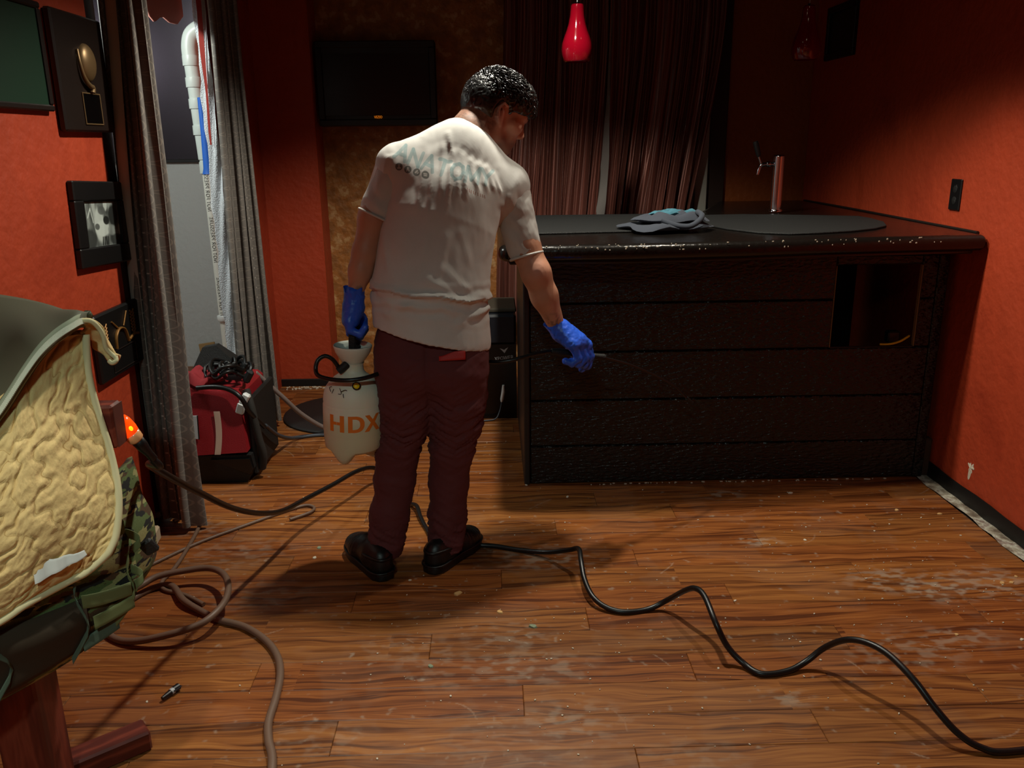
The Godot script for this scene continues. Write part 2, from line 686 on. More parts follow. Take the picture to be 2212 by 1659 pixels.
# dusty smears, scuffs and dried splashes on the floor, laid out over 4 m x 4 m
func make_dirt() -> void:
	var n := 1024
	var cloud := noise(FastNoiseLite.TYPE_SIMPLEX_SMOOTH, 0.012, 61, 4)
	var spot := noise(FastNoiseLite.TYPE_SIMPLEX_SMOOTH, 0.07, 62, 3)
	var img := Image.create(n, n, false, Image.FORMAT_RGBA8)
	img.fill(Color(0.64, 0.59, 0.52, 0.0))
	# (x, z, radius, strength) of the larger smears in the room
	var at := [[1.30, -2.45, 0.14, 0.9], [1.42, -2.36, 0.10, 0.8], [1.60, -2.42, 0.16, 0.8], [0.95, -2.74, 0.07, 0.9], [0.92, -3.16, 0.08, 0.8], [1.15, -2.05, 0.16, 0.55], [1.35, -2.12, 0.10, 0.6], [-0.80, -2.44, 0.16, 0.4], [-0.95, -2.75, 0.2, 0.4], [0.02, -2.18, 0.12, 0.5], [0.12, -2.02, 0.14, 0.5], [0.20, -1.80, 0.12, 0.4], [0.1, -2.66, 0.16, 0.5], [0.25, -2.62, 0.12, 0.4], [-0.1, -2.02, 0.15, 0.35], [0.75, -1.86, 0.06, 0.7], [-1.15, -2.95, 0.14, 0.5], [-0.28, -2.12, 0.14, 0.3], [0.45, -1.65, 0.12, 0.3], [-0.45, -1.75, 0.12, 0.3], [0.04, -1.72, 0.25, 0.2]]
	for y in n:
		for x in n:
			var px := float(x) / n * 4.0 - 2.0
			var pz := float(y) / n * 4.0 - 5.0
			var a := clampf((cloud.get_noise_2d(x, y) - 0.12) * 0.4, 0.0, 0.05)
			a += clampf((spot.get_noise_2d(x, y) - 0.52) * 2.2, 0.0, 0.5)
			for q: Array in at:
				var dx: float = px - q[0]
				var dz: float = pz - q[1]
				if absf(dx) < q[2] * 1.5 and absf(dz) < q[2]:
					var d := 1.0 - sqrt(dx * dx * 0.5 + dz * dz * 1.6) / float(q[2])
					if d > 0.0:
						a += clampf(d * 1.6, 0.0, 1.0) * clampf((spot.get_noise_2d(x * 0.8 + 300.0, y * 1.5) + 0.06) * 1.6, 0.0, 0.6) * float(q[3])
			if a > 0.004:
				img.set_pixel(x, y, Color(0.64, 0.59, 0.52, minf(a, 0.75)))
	# thin scratches and drag marks
	for k in 130:
		var p := Vector2(rng.randf_range(0, n), rng.randf_range(0, n))
		var d := Vector2.from_angle(rng.randf_range(-0.9, 0.9)) * rng.randf_range(0.5, 1.0)
		var bend := rng.randf_range(-0.03, 0.03)
		var al := rng.randf_range(0.08, 0.4)
		for s in rng.randi_range(8, 46):
			p += d
			d = d.rotated(bend)
			var q := Vector2i(p)
			if q.x >= 0 and q.y >= 0 and q.x < n and q.y < n:
				img.set_pixel(q.x, q.y, Color(0.74, 0.64, 0.55, maxf(al, img.get_pixel(q.x, q.y).a)))
	var t := tex_of(img)
	for k in 5:
		var m: StandardMaterial3D = M["plank_%d" % k]
		m.detail_enabled = true
		m.detail_albedo = t
		m.detail_uv_layer = BaseMaterial3D.DETAIL_UV_2
		m.detail_blend_mode = BaseMaterial3D.BLEND_MODE_MIX


# strokes drawn into an image: letters and signs printed on things
func stroke(img: Image, a: Vector2, b: Vector2, r: float, c: Color) -> void:
	var lo := Vector2i(Vector2(minf(a.x, b.x), minf(a.y, b.y)) - Vector2(r + 1, r + 1))
	var hi := Vector2i(Vector2(maxf(a.x, b.x), maxf(a.y, b.y)) + Vector2(r + 1, r + 1))
	for y in range(maxi(lo.y, 0), mini(hi.y + 1, img.get_height())):
		for x in range(maxi(lo.x, 0), mini(hi.x + 1, img.get_width())):
			var p := Vector2(x, y)
			var d := p.distance_to(Geometry2D.get_closest_point_to_segment(p, a, b)) - r
			if d < 0.7:
				img.set_pixel(x, y, img.get_pixel(x, y).lerp(c, clampf(0.7 - d, 0.0, 1.0) * c.a))


const GLYPH := {
	"A": [[0, 1, 0.4, 0, 0.8, 1], [0.15, 0.65, 0.65, 0.65]], "N": [[0, 1, 0, 0, 0.75, 1, 0.75, 0]], "T": [[0, 0, 0.8, 0], [0.4, 0, 0.4, 1]],
	"O": [[0.4, 0, 0.12, 0.14, 0, 0.5, 0.12, 0.86, 0.4, 1, 0.68, 0.86, 0.8, 0.5, 0.68, 0.14, 0.4, 0]], "M": [[0, 1, 0.05, 0, 0.45, 0.8, 0.85, 0, 0.9, 1]], "Y": [[0, 0, 0.4, 0.5, 0.8, 0], [0.4, 0.5, 0.4, 1]],
}


# letters along an arc: c the centre of the baseline, size the cap height, bow the drop at the ends
func print_arc(img: Image, words: String, c: Vector2, size: float, step: float, bow: float, r: float, col: Color) -> void:
	var n := words.length()
	for k in n:
		var s := (k - (n - 1) * 0.5) * step
		var turn := Transform2D(atan(2.0 * bow * s / 10000.0), c + Vector2(s, bow * s * s / 10000.0))
		for line: Array in GLYPH[words[k]]:
			for i in range(0, line.size() - 2, 2):
				stroke(img, turn * (Vector2(line[i] - 0.4, line[i + 1] - 1.0) * size), turn * (Vector2(line[i + 2] - 0.4, line[i + 3] - 1.0) * size), r, col)


var meander: FastNoiseLite      # the stitch lines of the quilt


func make_cloths() -> void:
	# doorway curtains: taupe cloth with interlocking rings and a bright dot where they meet
	var n := 256
	var img := Image.create(n, n, false, Image.FORMAT_RGB8)
	var weave := noise(FastNoiseLite.TYPE_SIMPLEX, 0.9, 71, 1)
	for y in n:
		for x in n:
			var c := Color(0.45, 0.425, 0.40) * (1.0 + 0.10 * weave.get_noise_2d(x, y * 0.3))
			var best := 9.0
			var dot := 9.0
			for oy in [-1, 0, 1, 2]:
				for ox in [-1, 0, 1, 2]:
					var d := Vector2(x - ox * 128.0 - 64.0, y - oy * 128.0).length()
					best = minf(best, absf(d - 57.0))
					dot = minf(dot, Vector2(x - ox * 128.0 - 64.0, y - oy * 128.0 - 64.0).length())
			if best < 4.5:
				c = c.lerp(Color(0.60, 0.56, 0.51), 0.75 * clampf((4.5 - best) / 2.0, 0.0, 1.0))
			if dot < 7.0:
				c = c.lerp(Color(0.86, 0.84, 0.80), clampf((7.0 - dot) / 3.0, 0.0, 1.0))
			img.set_pixel(x, y, c)
	var cur := mat("ring_curtain", Color(0.92, 0.92, 0.92), 0.7, {"rim_enabled": true, "rim": 0.3})
	cur.albedo_texture = tex_of(img)
	cur.uv1_scale = Vector3(1, 1, 1)
	mat("curtain_hem", Color(0.68, 0.655, 0.62), 0.7)
	mat("satin", Color(0.58, 0.36, 0.31), 0.34, {"metallic": 0.35, "anisotropy_enabled": true, "anisotropy": -0.85})
	var st := Image.create(512, 64, false, Image.FORMAT_RGB8)
	for x in 512:
		var g := 0.80 + 0.35 * (weave.get_noise_2d(x * 0.25, 3.0) + weave.get_noise_2d(x * 0.06, 9.0)) * 0.5
		for y in 64:
			st.set_pixel(x, y, Color(g, g, g))
	M.satin.albedo_texture = tex_of(st)
	mat("lining_grey", Color(0.46, 0.44, 0.42), 0.7)
	# camouflage: four colours in torn patches
	var cam := noise(FastNoiseLite.TYPE_SIMPLEX_SMOOTH, 0.010, 81, 3)
	var cam2 := noise(FastNoiseLite.TYPE_SIMPLEX_SMOOTH, 0.011, 82, 3)
	var cam3 := noise(FastNoiseLite.TYPE_SIMPLEX_SMOOTH, 0.013, 83, 3)
	var ci := Image.create(512, 512, false, Image.FORMAT_RGB8)
	for y in 512:
		for x in 512:
			var c := Color(0.33, 0.40, 0.22)
			if cam.get_noise_2d(x, y * 1.8) > 0.10:
				c = Color(0.30, 0.22, 0.13)
			if cam2.get_noise_2d(x, y * 1.8) > 0.16:
				c = Color(0.56, 0.56, 0.36)
			if cam3.get_noise_2d(x, y * 2.2) > 0.24:
				c = Color(0.07, 0.09, 0.08)
			ci.set_pixel(x, y, c * (1.0 + 0.12 * weave.get_noise_2d(x, y)))
	var camo := mat("camo", Color.WHITE, 0.85)
	camo.albedo_texture = tex_of(ci)
	camo.uv1_scale = Vector3(0.8, 0.8, 1)
	mat("camo_web", Color(0.40, 0.44, 0.27), 0.85)
	mat("camo_dark", Color(0.20, 0.16, 0.10), 0.9)
	mat("camo_teal", Color(0.29, 0.37, 0.31), 0.9)
	var tan := mat("quilt_tan", Color(0.86, 0.745, 0.50), 0.8, {"rim_enabled": true, "rim": 0.3})
	with_relief(tan, relief(0.05, 91, 4.0), 0.25)
	meander = noise(FastNoiseLite.TYPE_SIMPLEX_SMOOTH, 0.0135, 92, 2)
	var qi := Image.create(512, 512, false, Image.FORMAT_RGB8)
	for y in 512:
		for x in 512:
			var e := absf(meander.get_noise_2d(x * 0.6, y))
			var c := Color(1, 1, 1) * (1.0 + 0.05 * weave.get_noise_2d(x, y))
			qi.set_pixel(x, y, c.lerp(Color(0.80, 0.74, 0.64), clampf((0.026 - e) / 0.02, 0.0, 1.0)))
	tan.albedo_texture = tex_of(qi)
	tan.uv1_scale = Vector3(1, 1, 1)
	mat("quilt_edge", Color(0.80, 0.77, 0.60), 0.8)
	mat("shell_green", Color(0.30, 0.30, 0.225), 0.75, {"rim_enabled": true, "rim": 0.2})
	mat("hem_green", Color(0.52, 0.55, 0.46), 0.8)
	mat("stitch", Color(0.74, 0.76, 0.68), 0.8)
	var red := mat("stand_wood", Color.WHITE, 0.5)
	red.albedo_texture = ramp_noise(0.006, 95, [0.2, 0.45, 0.6, 0.8], [Color(0.22, 0.07, 0.05), Color(0.40, 0.15, 0.10), Color(0.50, 0.22, 0.15), Color(0.34, 0.12, 0.08)], 256)
	red.uv1_scale = Vector3(0.8, 7.0, 1)
	mat("stand_end", Color(0.34, 0.16, 0.12), 0.6)
	mat("towel_slate", Color(0.20, 0.22, 0.26), 0.9, {"rim_enabled": true, "rim": 0.4})
	mat("towel_teal", Color(0.22, 0.42, 0.48), 0.9, {"rim_enabled": true, "rim": 0.4})


# ---------------------------------------------------------------- the room
func build_room() -> void:
	var t := 0.14
	struct("floor", box_between(Vector3(-4.2, -0.12, -5.8), Vector3(2.2, -0.013, 3.0), 0.002), M.subfloor)
	lay_planks(get_node("floor"))
	struct("ceiling", box_between(Vector3(-4.2, HALL, -5.8), Vector3(2.2, HALL + 0.15, 3.0), 0.002), M.dark_ceiling)
	struct("wall_right", box_between(Vector3(WALL_R, -0.05, -5.3), Vector3(WALL_R + t, HALL, 3.0), 0.001), M.orange_paint)
	var bk := struct("wall_back", box_between(Vector3(-1.31, -0.05, BACK - t), Vector3(0.45, HALL, BACK), 0.001), M.gold_plaster)
	struct("back_panel", box_between(Vector3(0.45, -0.05, BACK - t), Vector3(WALL_R, HALL, BACK), 0.001), M.amber_plaster, Vector3.ZERO, bk)
	struct("wall_front", box_between(Vector3(-1.5, -0.05, 2.6), Vector3(WALL_R, HALL, 2.6 + t), 0.001), M.orange_paint)
	# left wall: near stretch, far stretch and the piece above the opening
	var wl := struct("wall_left", box_between(Vector3(WALL_L - t, -0.05, -2.99), Vector3(WALL_L, HALL, 2.7), 0.002), M.orange_paint)
	struct("far_stretch", box_between(Vector3(WALL_L - 0.005, -0.05, -5.2), Vector3(WALL_L + 0.03, HALL, -4.12), 0.002), M.orange_paint, Vector3.ZERO, wl)
	struct("lintel", box_between(Vector3(WALL_L - t, 2.08, -4.12), Vector3(WALL_L, HALL, -2.99), 0.001), M.orange_paint, Vector3.ZERO, wl)
	struct("trim_6", box_between(Vector3(WALL_L - t, 0.0, -3.075), Vector3(WALL_L - 0.006, HALL, -2.991), 0.002), mat("jamb_brown", Color(0.24, 0.085, 0.055), 0.6))
	# boxed-out pier beside the television
	struct("column", box_between(Vector3(WALL_L, -0.05, -5.15), Vector3(-0.972, HALL, -4.89), 0.004), M.orange_paint)
	# torn far jamb: bare white plasterboard with a sliver of the old red paint
	var jamb := struct("trim_1", grid(6, 30, func(u: float, w: float) -> Vector3:
		var y := 2.1 - 2.1 * w
		var x := -1.312 - 0.022 * w - 0.005 * sin(w * 31.0) - 0.004 * sin(w * 83.0 + 1.0)
		return Vector3(lerpf(x, -1.262, u), y, -4.085 + 0.012 * sin(u * 9.0 + w * 40.0) * u), false), M.drywall)
	part(jamb, "paint_sliver", grid(3, 12, func(u: float, w: float) -> Vector3:
		return Vector3(lerpf(-1.296 + 0.003 * sin(w * 12.0), -1.268 - 0.022 * w, u), 2.08 - 0.68 * w, -4.07)), M.torn_red)
	# ragged plaster that hangs from the head of the opening
	struct("trim_2", sheet(16, 5, func(u: float, w: float) -> Vector3:
		var drop := 0.04 + 0.09 * absf(sin(u * 4.4 + 0.5)) + 0.02 * sin(u * 23.0)
		return Vector3(-1.36 - 0.02 * sin(u * 7.0), 2.15 - w * (drop + 0.12), -4.05 + u * 0.95) , 0.012), M.torn_pink)
	# black cove base and the strip of bare slab it left along the right wall
	struct("baseboard_right", sheet(60, 2, func(u: float, w: float) -> Vector3:
		return Vector3(WALL_R - 0.004 - 0.006 * w, 0.062 - 0.062 * w + 0.003 * sin(u * 90.0) * (1.0 - w), -3.36 + 5.9 * (1.0 - u) - 0.0), 0.004), M.cove_black)
	struct("trim_3", grid(90, 4, func(u: float, w: float) -> Vector3:
		var x := lerpf(WALL_R - 0.004, 1.797 + 0.006 * sin(u * 70.0) + 0.004 * sin(u * 193.0), w)
		return Vector3(x, 0.0035 + 0.002 * sin(u * 260.0 + w * 3.0), lerpf(2.5, -3.40, u)), true), M.concrete_edge)
	struct("baseboard_back", box_between(Vector3(-1.29, 0.0, -4.888), Vector3(-0.97, 0.045, -4.876), 0.003), M.cove_black)
	struct("baseboard_left", box_between(Vector3(WALL_L, 0.0, -2.985), Vector3(WALL_L + 0.012, 0.03, 2.5), 0.003), M.cove_black)
	# fittings of the unseen ceiling lights, all out of view
	var k := 0
	for at in cans:
		var can := thing("unseen_ceiling_light", ["unseen recessed ceiling can light above the man", "unseen ceiling light before the bar, placed for the second shadow of the cord", "unseen ceiling light behind the camera, placed to light the back of the man", "unseen ceiling light near the wooden stand, placed to light the quilt"][k], "light", Vector3(at.x, HALL, at.z), "unseen ceiling lights")
		part(can, "trim_ring", lathe([Vector2(0.07, 0.0), Vector2(0.07, -0.006), Vector2(0.095, -0.006), Vector2(0.10, 0.0)], 28), M.white_plastic)
		part(can, "bulb", ball(Vector3(0.05, 0.03, 0.05)), M.bulb, Vector3(0, -0.032, 0))
		k += 1


func lay_planks(floor_: Node3D) -> void:
	var width := 0.127
	var z := -5.75
	var row := 0
	while z < 0.9:
		var lo_x := -1.44 if z < -4.2 or z > -3.1 else -3.4
		if z < -4.3:
			lo_x = -3.4
		var x := lo_x - fposmod(row * 0.47, 1.2)
		var hi_x := 1.797
		while x < hi_x:
			var a := maxf(x, lo_x)
			var b := minf(x + 1.2, hi_x)
			if b - a > 0.03 and not (z > -1.05 and (b < -0.9 or a > 1.2)):
				plank(floor_, a, b, z, z + width, rng.randi_range(0, 4))
			x += 1.2
		z += width
		row += 1


func plank(floor_: Node3D, a: float, b: float, z0: float, z1: float, kind: int) -> void:
	var g := 0.0004
	var c := 0.0016
	var off := Vector2(rng.randf(), rng.randf())
	var v := PackedVector3Array()
	var uv := PackedVector2Array()
	var uv2 := PackedVector2Array()
	var idx := PackedInt32Array()
	for q: Array in [[g, -0.0125], [g, -c], [g + c, 0.0]]:
		for p: Array in [[a + q[0], z0 + q[0]], [b - q[0], z0 + q[0]], [b - q[0], z1 - q[0]], [a + q[0], z1 - q[0]]]:
			v.append(Vector3(p[0], q[1], p[1]))
	var faces := [[8, 9, 10, 11]]
	for r in 2:
		for i in 4:
			faces.append([r * 4 + i, r * 4 + (i + 1) % 4, r * 4 + 4 + (i + 1) % 4, r * 4 + 4 + i])
	var vv := PackedVector3Array()
	for f: Array in faces:
		var s := vv.size()
		for i: int in f:
			vv.append(v[i])
			uv.append(off + Vector2((v[i].x - a) * 0.5, v[i].z - z0))
			uv2.append(Vector2((v[i].x + 2.0) * 0.25, (v[i].z + 5.0) * 0.25))
		idx.append_array([s, s + 1, s + 2, s, s + 2, s + 3])
	part(floor_, "plank", build(vv, idx, uv, uv2), M["plank_%d" % kind])


# ---------------------------------------------------------------- what shows through the opening
func build_back_room() -> void:
	struct("wall_rear", box_between(Vector3(-4.1, -0.05, -5.55), Vector3(-1.40, HALL, -5.4), 0.001), M.grey_wall)
	struct("wall_side", box_between(Vector3(-4.2, -0.05, -5.5), Vector3(-4.06, HALL, -1.9), 0.001), M.grey_wall)
	struct("wall_near", box_between(Vector3(-4.1, -0.05, -2.5), Vector3(-1.45, HALL, -2.36), 0.001), M.grey_wall)
	var p := thing("wall_panel", "glossy dark panel on the grey wall seen through the doorway, mirroring a lamp", "panel", Vector3(-2.1, 1.31, -5.385))
	part(p, "sheet", box_between(Vector3(-0.62, 0, -0.006), Vector3(0.62, 1.02, 0.006), 0.002), mat("gloss_dark", Color(0.25, 0.225, 0.255), 0.24, {"metallic": 0.85, "metallic_specular": 0.9}))
	part(p, "bottom_rail", box_between(Vector3(-0.62, -0.012, -0.008), Vector3(0.62, 0.008, 0.014), 0.003), M.matte_black)
	var lamp := thing("unseen_back_lamp", "unseen bright lamp in the back room, placed to be mirrored in the dark panel", "lamp", Vector3(-3.2, 0, -3.1))  # out of view, placed so that the dark panel mirrors it
	part(lamp, "stand", tube([Vector3(0, 0.0, 0), Vector3(0, 1.9, 0)], 0.018), M.matte_black)
	part(lamp, "lamp_head", box(Vector3(0.60, 0.42, 0.08), 0.01), M.matte_black, Vector3(0, 2.1, 0))
	part(lamp, "light_face", box(Vector3(0.55, 0.37, 0.01), 0.003), M.unseen_lamp_face, Vector3(0, 2.1, -0.045))
	# waste pipe
	var w := thing("waste_pipe", "white plastic waste pipe standing beside the torn door jamb", "pipe", Vector3(-1.47, 0, -4.42))
	part(w, "pipe", tube([Vector3(0.045, 0.30, 0), Vector3(0.035, 1.30, 0)], 0.029, 20), M.pvc_pipe)
	part(w, "reducer", lathe([Vector2(0.03, 1.26), Vector2(0.037, 1.262), Vector2(0.037, 1.315), Vector2(0.033, 1.32), Vector2(0.033, 1.36)], 24), M.pvc, Vector3(0.034, 0, 0))
	part(w, "branch", tube(spline([Vector3(0.03, 1.32, 0), Vector3(0.065, 1.36, 0.005), Vector3(0.075, 1.42, 0.008), Vector3(0.05, 1.46, 0.004)], 5), 0.022, 16), M.pvc)
	part(w, "upper_pipe", tube([Vector3(0.032, 1.33, 0), Vector3(0.012, 1.80, 0)], 0.036, 22), M.pvc)
	for y: float in [1.475, 1.60, 1.70, 1.80]:
		part(w, "coupling", lathe([Vector2(0.036, y - 0.028), Vector2(0.041, y - 0.027), Vector2(0.041, y + 0.018), Vector2(0.036, y + 0.02)], 24), M.pvc, Vector3(0.032 - 0.02 * (y - 1.33) / 0.47, 0, 0))
	part(w, "elbow", tube(spline([Vector3(0.012, 1.79, 0), Vector3(0.012, 1.86, 0), Vector3(0.03, 1.915, 0), Vector3(0.08, 1.945, 0), Vector3(0.14, 1.95, 0)], 6), 0.039, 22), M.pvc)
	part(w, "clamp", lathe([Vector2(0.029, 0.50), Vector2(0.04, 0.505), Vector2(0.04, 0.53), Vector2(0.029, 0.535)], 20), M.white_plastic, Vector3(0.043, 0, 0))
	for k in 3:
		var y := [1.19, 0.93, 0.62][k] as float
		part(w, "lettering", letters("NOT FOR PRESSURE", 0.019, 0.0006, func(q: Vector3) -> Vector3:
			var a := q.y / 0.029 - 0.1
			return Vector3(sin(a) * 0.0296, q.x, cos(a) * 0.0296 + q.z)), M.print_black, Vector3(0.034 + 0.01 * (1.25 - y), y, 0))
	var b := tag(part(self, "pipe_sleeve", tube([Vector3(-1.395, 1.62, -4.30), Vector3(-1.39, 1.45, -4.30), Vector3(-1.388, 1.29, -4.30), Vector3(-1.388, 1.262, -4.30)], func(t: float) -> float: return lerpf(0.013, 0.034, t), 18), M.blue_sleeve), "tapered bright blue plastic sleeve hanging beside the white waste pipe", "sleeve")
	tag(part(self, "offcut_board", box(Vector3(0.10, 0.16, 0.02), 0.003), M.tan_board, Vector3(-1.86, 0.085, -5.36), Vector3(-0.12, 0.2, 0.1)), "tan board offcut leaning on the grey back wall behind the red machine", "board")


# ---------------------------------------------------------------- the bar
func board(lo: Vector3, hi: Vector3) -> ArrayMesh:
	var s := Shape.new()
	s.box((lo + hi) * 0.5, hi - lo, 0.0045)
	for i in s.uv.size():
		s.uv[i] += Vector2(lo.y * 3.7, lo.y * 5.3)
	return mesh_of(s)


func build_bar() -> void:
	var b := thing("bar_cabinet", "black painted plank bar front with a square hole cut at its right end", "bar", Vector3(0.117, 0, -3.305))
	var ys := [0.0, 0.171, 0.371, 0.575, 0.775, 0.953]
	var x0 := 0.026
	var x1 := 1.66
	for k in 5:
		var lo: float = ys[k] + (0.004 if k == 0 else 0.0012)
		var hi: float = ys[k + 1] - 0.0012
		if k < 3:
			part(b, "plank", board(Vector3(x0, lo, -0.024), Vector3(x1, hi, 0.0)), M.black_plank)
		else:
			part(b, "plank", board(Vector3(x0, lo, -0.024), Vector3(1.250, hi, 0.0)), M.black_plank)
			part(b, "plank", board(Vector3(1.596, lo, -0.024), Vector3(x1, hi, 0.0)), M.black_plank)
	part(b, "top_rail", board(Vector3(1.25, 0.914, -0.024), Vector3(1.596, 0.951, -0.001)), M.black_plank)
	part(b, "corner_trim", board(Vector3(0, 0.0, -0.03), Vector3(0.0245, 0.953, 0.004)), M.black_edge)
	part(b, "end_stile", board(Vector3(x1 + 0.001, 0.0, -0.03), Vector3(1.702, 0.953, 0.002)), M.black_plank)
	part(b, "side_panel", board(Vector3(0, 0, -0.86), Vector3(0.02, 0.985, -0.031)), M.black_edge)
	part(b, "back_panel", board(Vector3(0.02, 0, -0.86), Vector3(1.70, 0.985, -0.84)), M.plaque_wood)
	part(b, "header", board(Vector3(0.0, 0.9535, -0.05), Vector3(1.702, 0.985, -0.006)), M.black_edge)
	for r: Array in [[1.248, 1.252], [1.594, 1.598]]:
		part(b, "raw_edge", board(Vector3(r[0], 0.577, -0.02), Vector3(r[1], 0.912, 0.0015)), mat("raw_wood", Color(0.50, 0.38, 0.22), 0.8))
	part(b, "raw_edge", board(Vector3(1.252, 0.574, -0.02), Vector3(1.594, 0.578, 0.001)), mat("raw_dark", Color(0.20, 0.12, 0.08), 0.8))
	part(b, "wood_stub", board(Vector3(1.703, 0.0, -0.05), Vector3(1.735, 0.17, -0.01)), mat("stub_brown", Color(0.22, 0.13, 0.06), 0.8))
	var y := thing("yellow_cable", "short yellow cable lying in the lower right corner of the bar's square hole", "cable", Vector3(1.6, 0.58, -3.32))
	part(y, "sheath", tube(spline([Vector3(-0.02, 0.004, 0.0), Vector3(0.02, 0.006, 0.006), Vector3(0.06, 0.016, 0.004), Vector3(0.085, 0.03, 0.002), Vector3(0.10, 0.037, -0.004)], 5), 0.0045, 10), M.yellow_cord)
	part(y, "core", tube([Vector3(0.10, 0.037, -0.004), Vector3(0.107, 0.041, -0.006)], 0.0018, 8), M.bronze)
	part(y, "socket_box", box(Vector3(0.05, 0.05, 0.04), 0.006), M.black_plastic, Vector3(0.05, 0.026, -0.045))

	# counter: an L-shaped slab with a rounded rim
	var c := thing("bar_counter", "glossy black L-shaped counter top with a worn rounded front edge", "counter", Vector3(0, 0, 0))
	var poly := [Vector2(0.055, -2.99), Vector2(0.032, -3.005), Vector2(0.02, -3.03), Vector2(0.02, -4.18), Vector2(0.92, -4.18), Vector2(1.02, -4.27), Vector2(1.30, -4.95), Vector2(1.34, -5.09), Vector2(1.855, -5.09), Vector2(1.855, -3.14), Vector2(1.84, -3.122), Vector2(1.6, -3.11), Vector2(1.25, -3.075), Vector2(0.9, -3.02), Vector2(0.5, -2.985)]
	part(c, "slab", slab(poly, 0.985, 1.045, 0.026, 6), M.counter_top)
	part(c, "lower_lip", slab([Vector2(0.06, -3.03), Vector2(0.05, -3.2), Vector2(1.82, -3.28), Vector2(1.82, -3.16), Vector2(1.25, -3.115), Vector2(0.9, -3.06), Vector2(0.5, -3.025)], 0.972, 0.9849, 0.004, 2), M.black_edge)
	part(c, "wall_caulk", tube(spline([Vector3(1.852, 1.046, -5.05), Vector3(1.852, 1.048, -4.4), Vector3(1.851, 1.047, -3.8), Vector3(1.853, 1.046, -3.2)], 10), 0.006, 8), M.black_edge)
	# chips in the paint of the front edge, too small and many to tell apart
	var s := Shape.new()
	for k in 70:
		var x := rng.randf_range(0.15, 1.7)
		var e := -2.985 - 0.085 * smoothstep(0.5, 1.7, x)
		var a := rng.randf_range(0.2, 1.35)
		s.box(Vector3(x, 1.019 + 0.026 * sin(a), e - 0.026 + 0.0262 * cos(a)), Vector3(rng.randf_range(0.002, 0.007), rng.randf_range(0.002, 0.006), 0.002), 0.0008)
	var chips := part(c, "edge_chips", mesh_of(s), M.chip_white)
	chips.set_meta("kind", "stuff")

	# rubber mats
	var m1 := [Vector2(0.10, -3.33), Vector2(0.07, -3.36), Vector2(0.07, -4.13), Vector2(0.10, -4.165), Vector2(0.86, -4.165), Vector2(0.945, -4.12), Vector2(0.955, -4.0), Vector2(0.86, -3.6), Vector2(0.78, -3.41), Vector2(0.74, -3.385), Vector2(0.45, -3.37)]
	tag(part(self, "bar_mat", slab(m1, 1.0452, 1.053, 0.003, 2), M.rubber_mat), "dark grey rubber mat on the left part of the counter, behind the man's arm", "mat")
	var m2 := []
	for p: Array in [[0.965, -3.99], [0.98, -4.06], [1.2, -4.08], [1.5, -3.98], [1.69, -3.90], [1.70, -3.80], [1.68, -3.62], [1.62, -3.46], [1.53, -3.36], [1.40, -3.275], [1.25, -3.225], [1.13, -3.205], [1.03, -3.27], [0.95, -3.42], [0.91, -3.58], [0.92, -3.78]]:
		m2.append(Vector2(p[0], p[1]))
	tag(part(self, "bar_mat", slab(m2, 1.0452, 1.053, 0.003, 2), M.rubber_mat), "large rounded rubber mat on the right part of the counter around the beer tap", "mat")
	# folded towel
	var w := thing("towel", "crumpled slate blue towel with a teal stripe lying on the counter", "towel", Vector3(0.69, 1.053, -3.42))
	part(w, "lower_fold", towel_layer(0.0, 0.19, 0.13, 0.026, 2.0), M.towel_slate)
	part(w, "middle_fold", towel_layer(0.026, 0.15, 0.10, 0.030, 5.1), M.towel_slate, Vector3(0.035, 0, -0.03), Vector3(0, 0.3, 0))
	part(w, "teal_stripe", towel_layer(0.050, 0.115, 0.04, 0.014, 8.3), M.towel_teal, Vector3(0.05, 0, -0.055), Vector3(0, 0.1, 0))
	part(w, "rolled_edge", tube(spline([Vector3(-0.02, 0.042, 0.07), Vector3(0.03, 0.024, 0.10), Vector3(0.08, 0.02, 0.107), Vector3(0.12, 0.038, 0.09), Vector3(0.14, 0.058, 0.06), Vector3(0.13, 0.068, 0.02)], 6), 0.011, 10), M.towel_slate)
	# beer tap
	var t := thing("beer_tap", "slim chrome beer tap tower with a black handle standing on the counter", "beer tap", Vector3(1.40, 1.053, -4.2))
	part(t, "tower", lathe([Vector2(0.033, 0), Vector2(0.033, 0.008), Vector2(0.027, 0.012), Vector2(0.027, 0.262), Vector2(0.024, 0.27), Vector2(0.0, 0.272)], 32), M.chrome)
	part(t, "shank", tube([Vector3(-0.025, 0.228, 0.0), Vector3(-0.075, 0.226, 0.0)], func(q: float) -> float: return 0.011 if q < 0.3 else 0.008, 14), M.chrome)
	part(t, "collar", lathe([Vector2(0.009, -0.01), Vector2(0.014, -0.008), Vector2(0.014, 0.008), Vector2(0.009, 0.01)], 16), M.chrome, Vector3(-0.05, 0.227, 0), Vector3(0, 0, PI / 2))
	part(t, "faucet", tube(spline([Vector3(-0.07, 0.226, 0), Vector3(-0.085, 0.222, 0), Vector3(-0.094, 0.205, 0), Vector3(-0.10, 0.178, 0)], 5), func(q: float) -> float: return 0.0105 - 0.004 * q, 12), M.chrome)
	part(t, "lever", tube([Vector3(-0.085, 0.225, 0), Vector3(-0.10, 0.262, 0)], 0.0055, 10), M.chrome)
	part(t, "handle", tube([Vector3(-0.10, 0.262, 0), Vector3(-0.103, 0.275, 0), Vector3(-0.118, 0.322, 0), Vector3(-0.122, 0.334, 0)], func(q: float) -> float: return 0.008 + 0.006 * sin(q * PI * 0.75), 12), M.black_plastic)


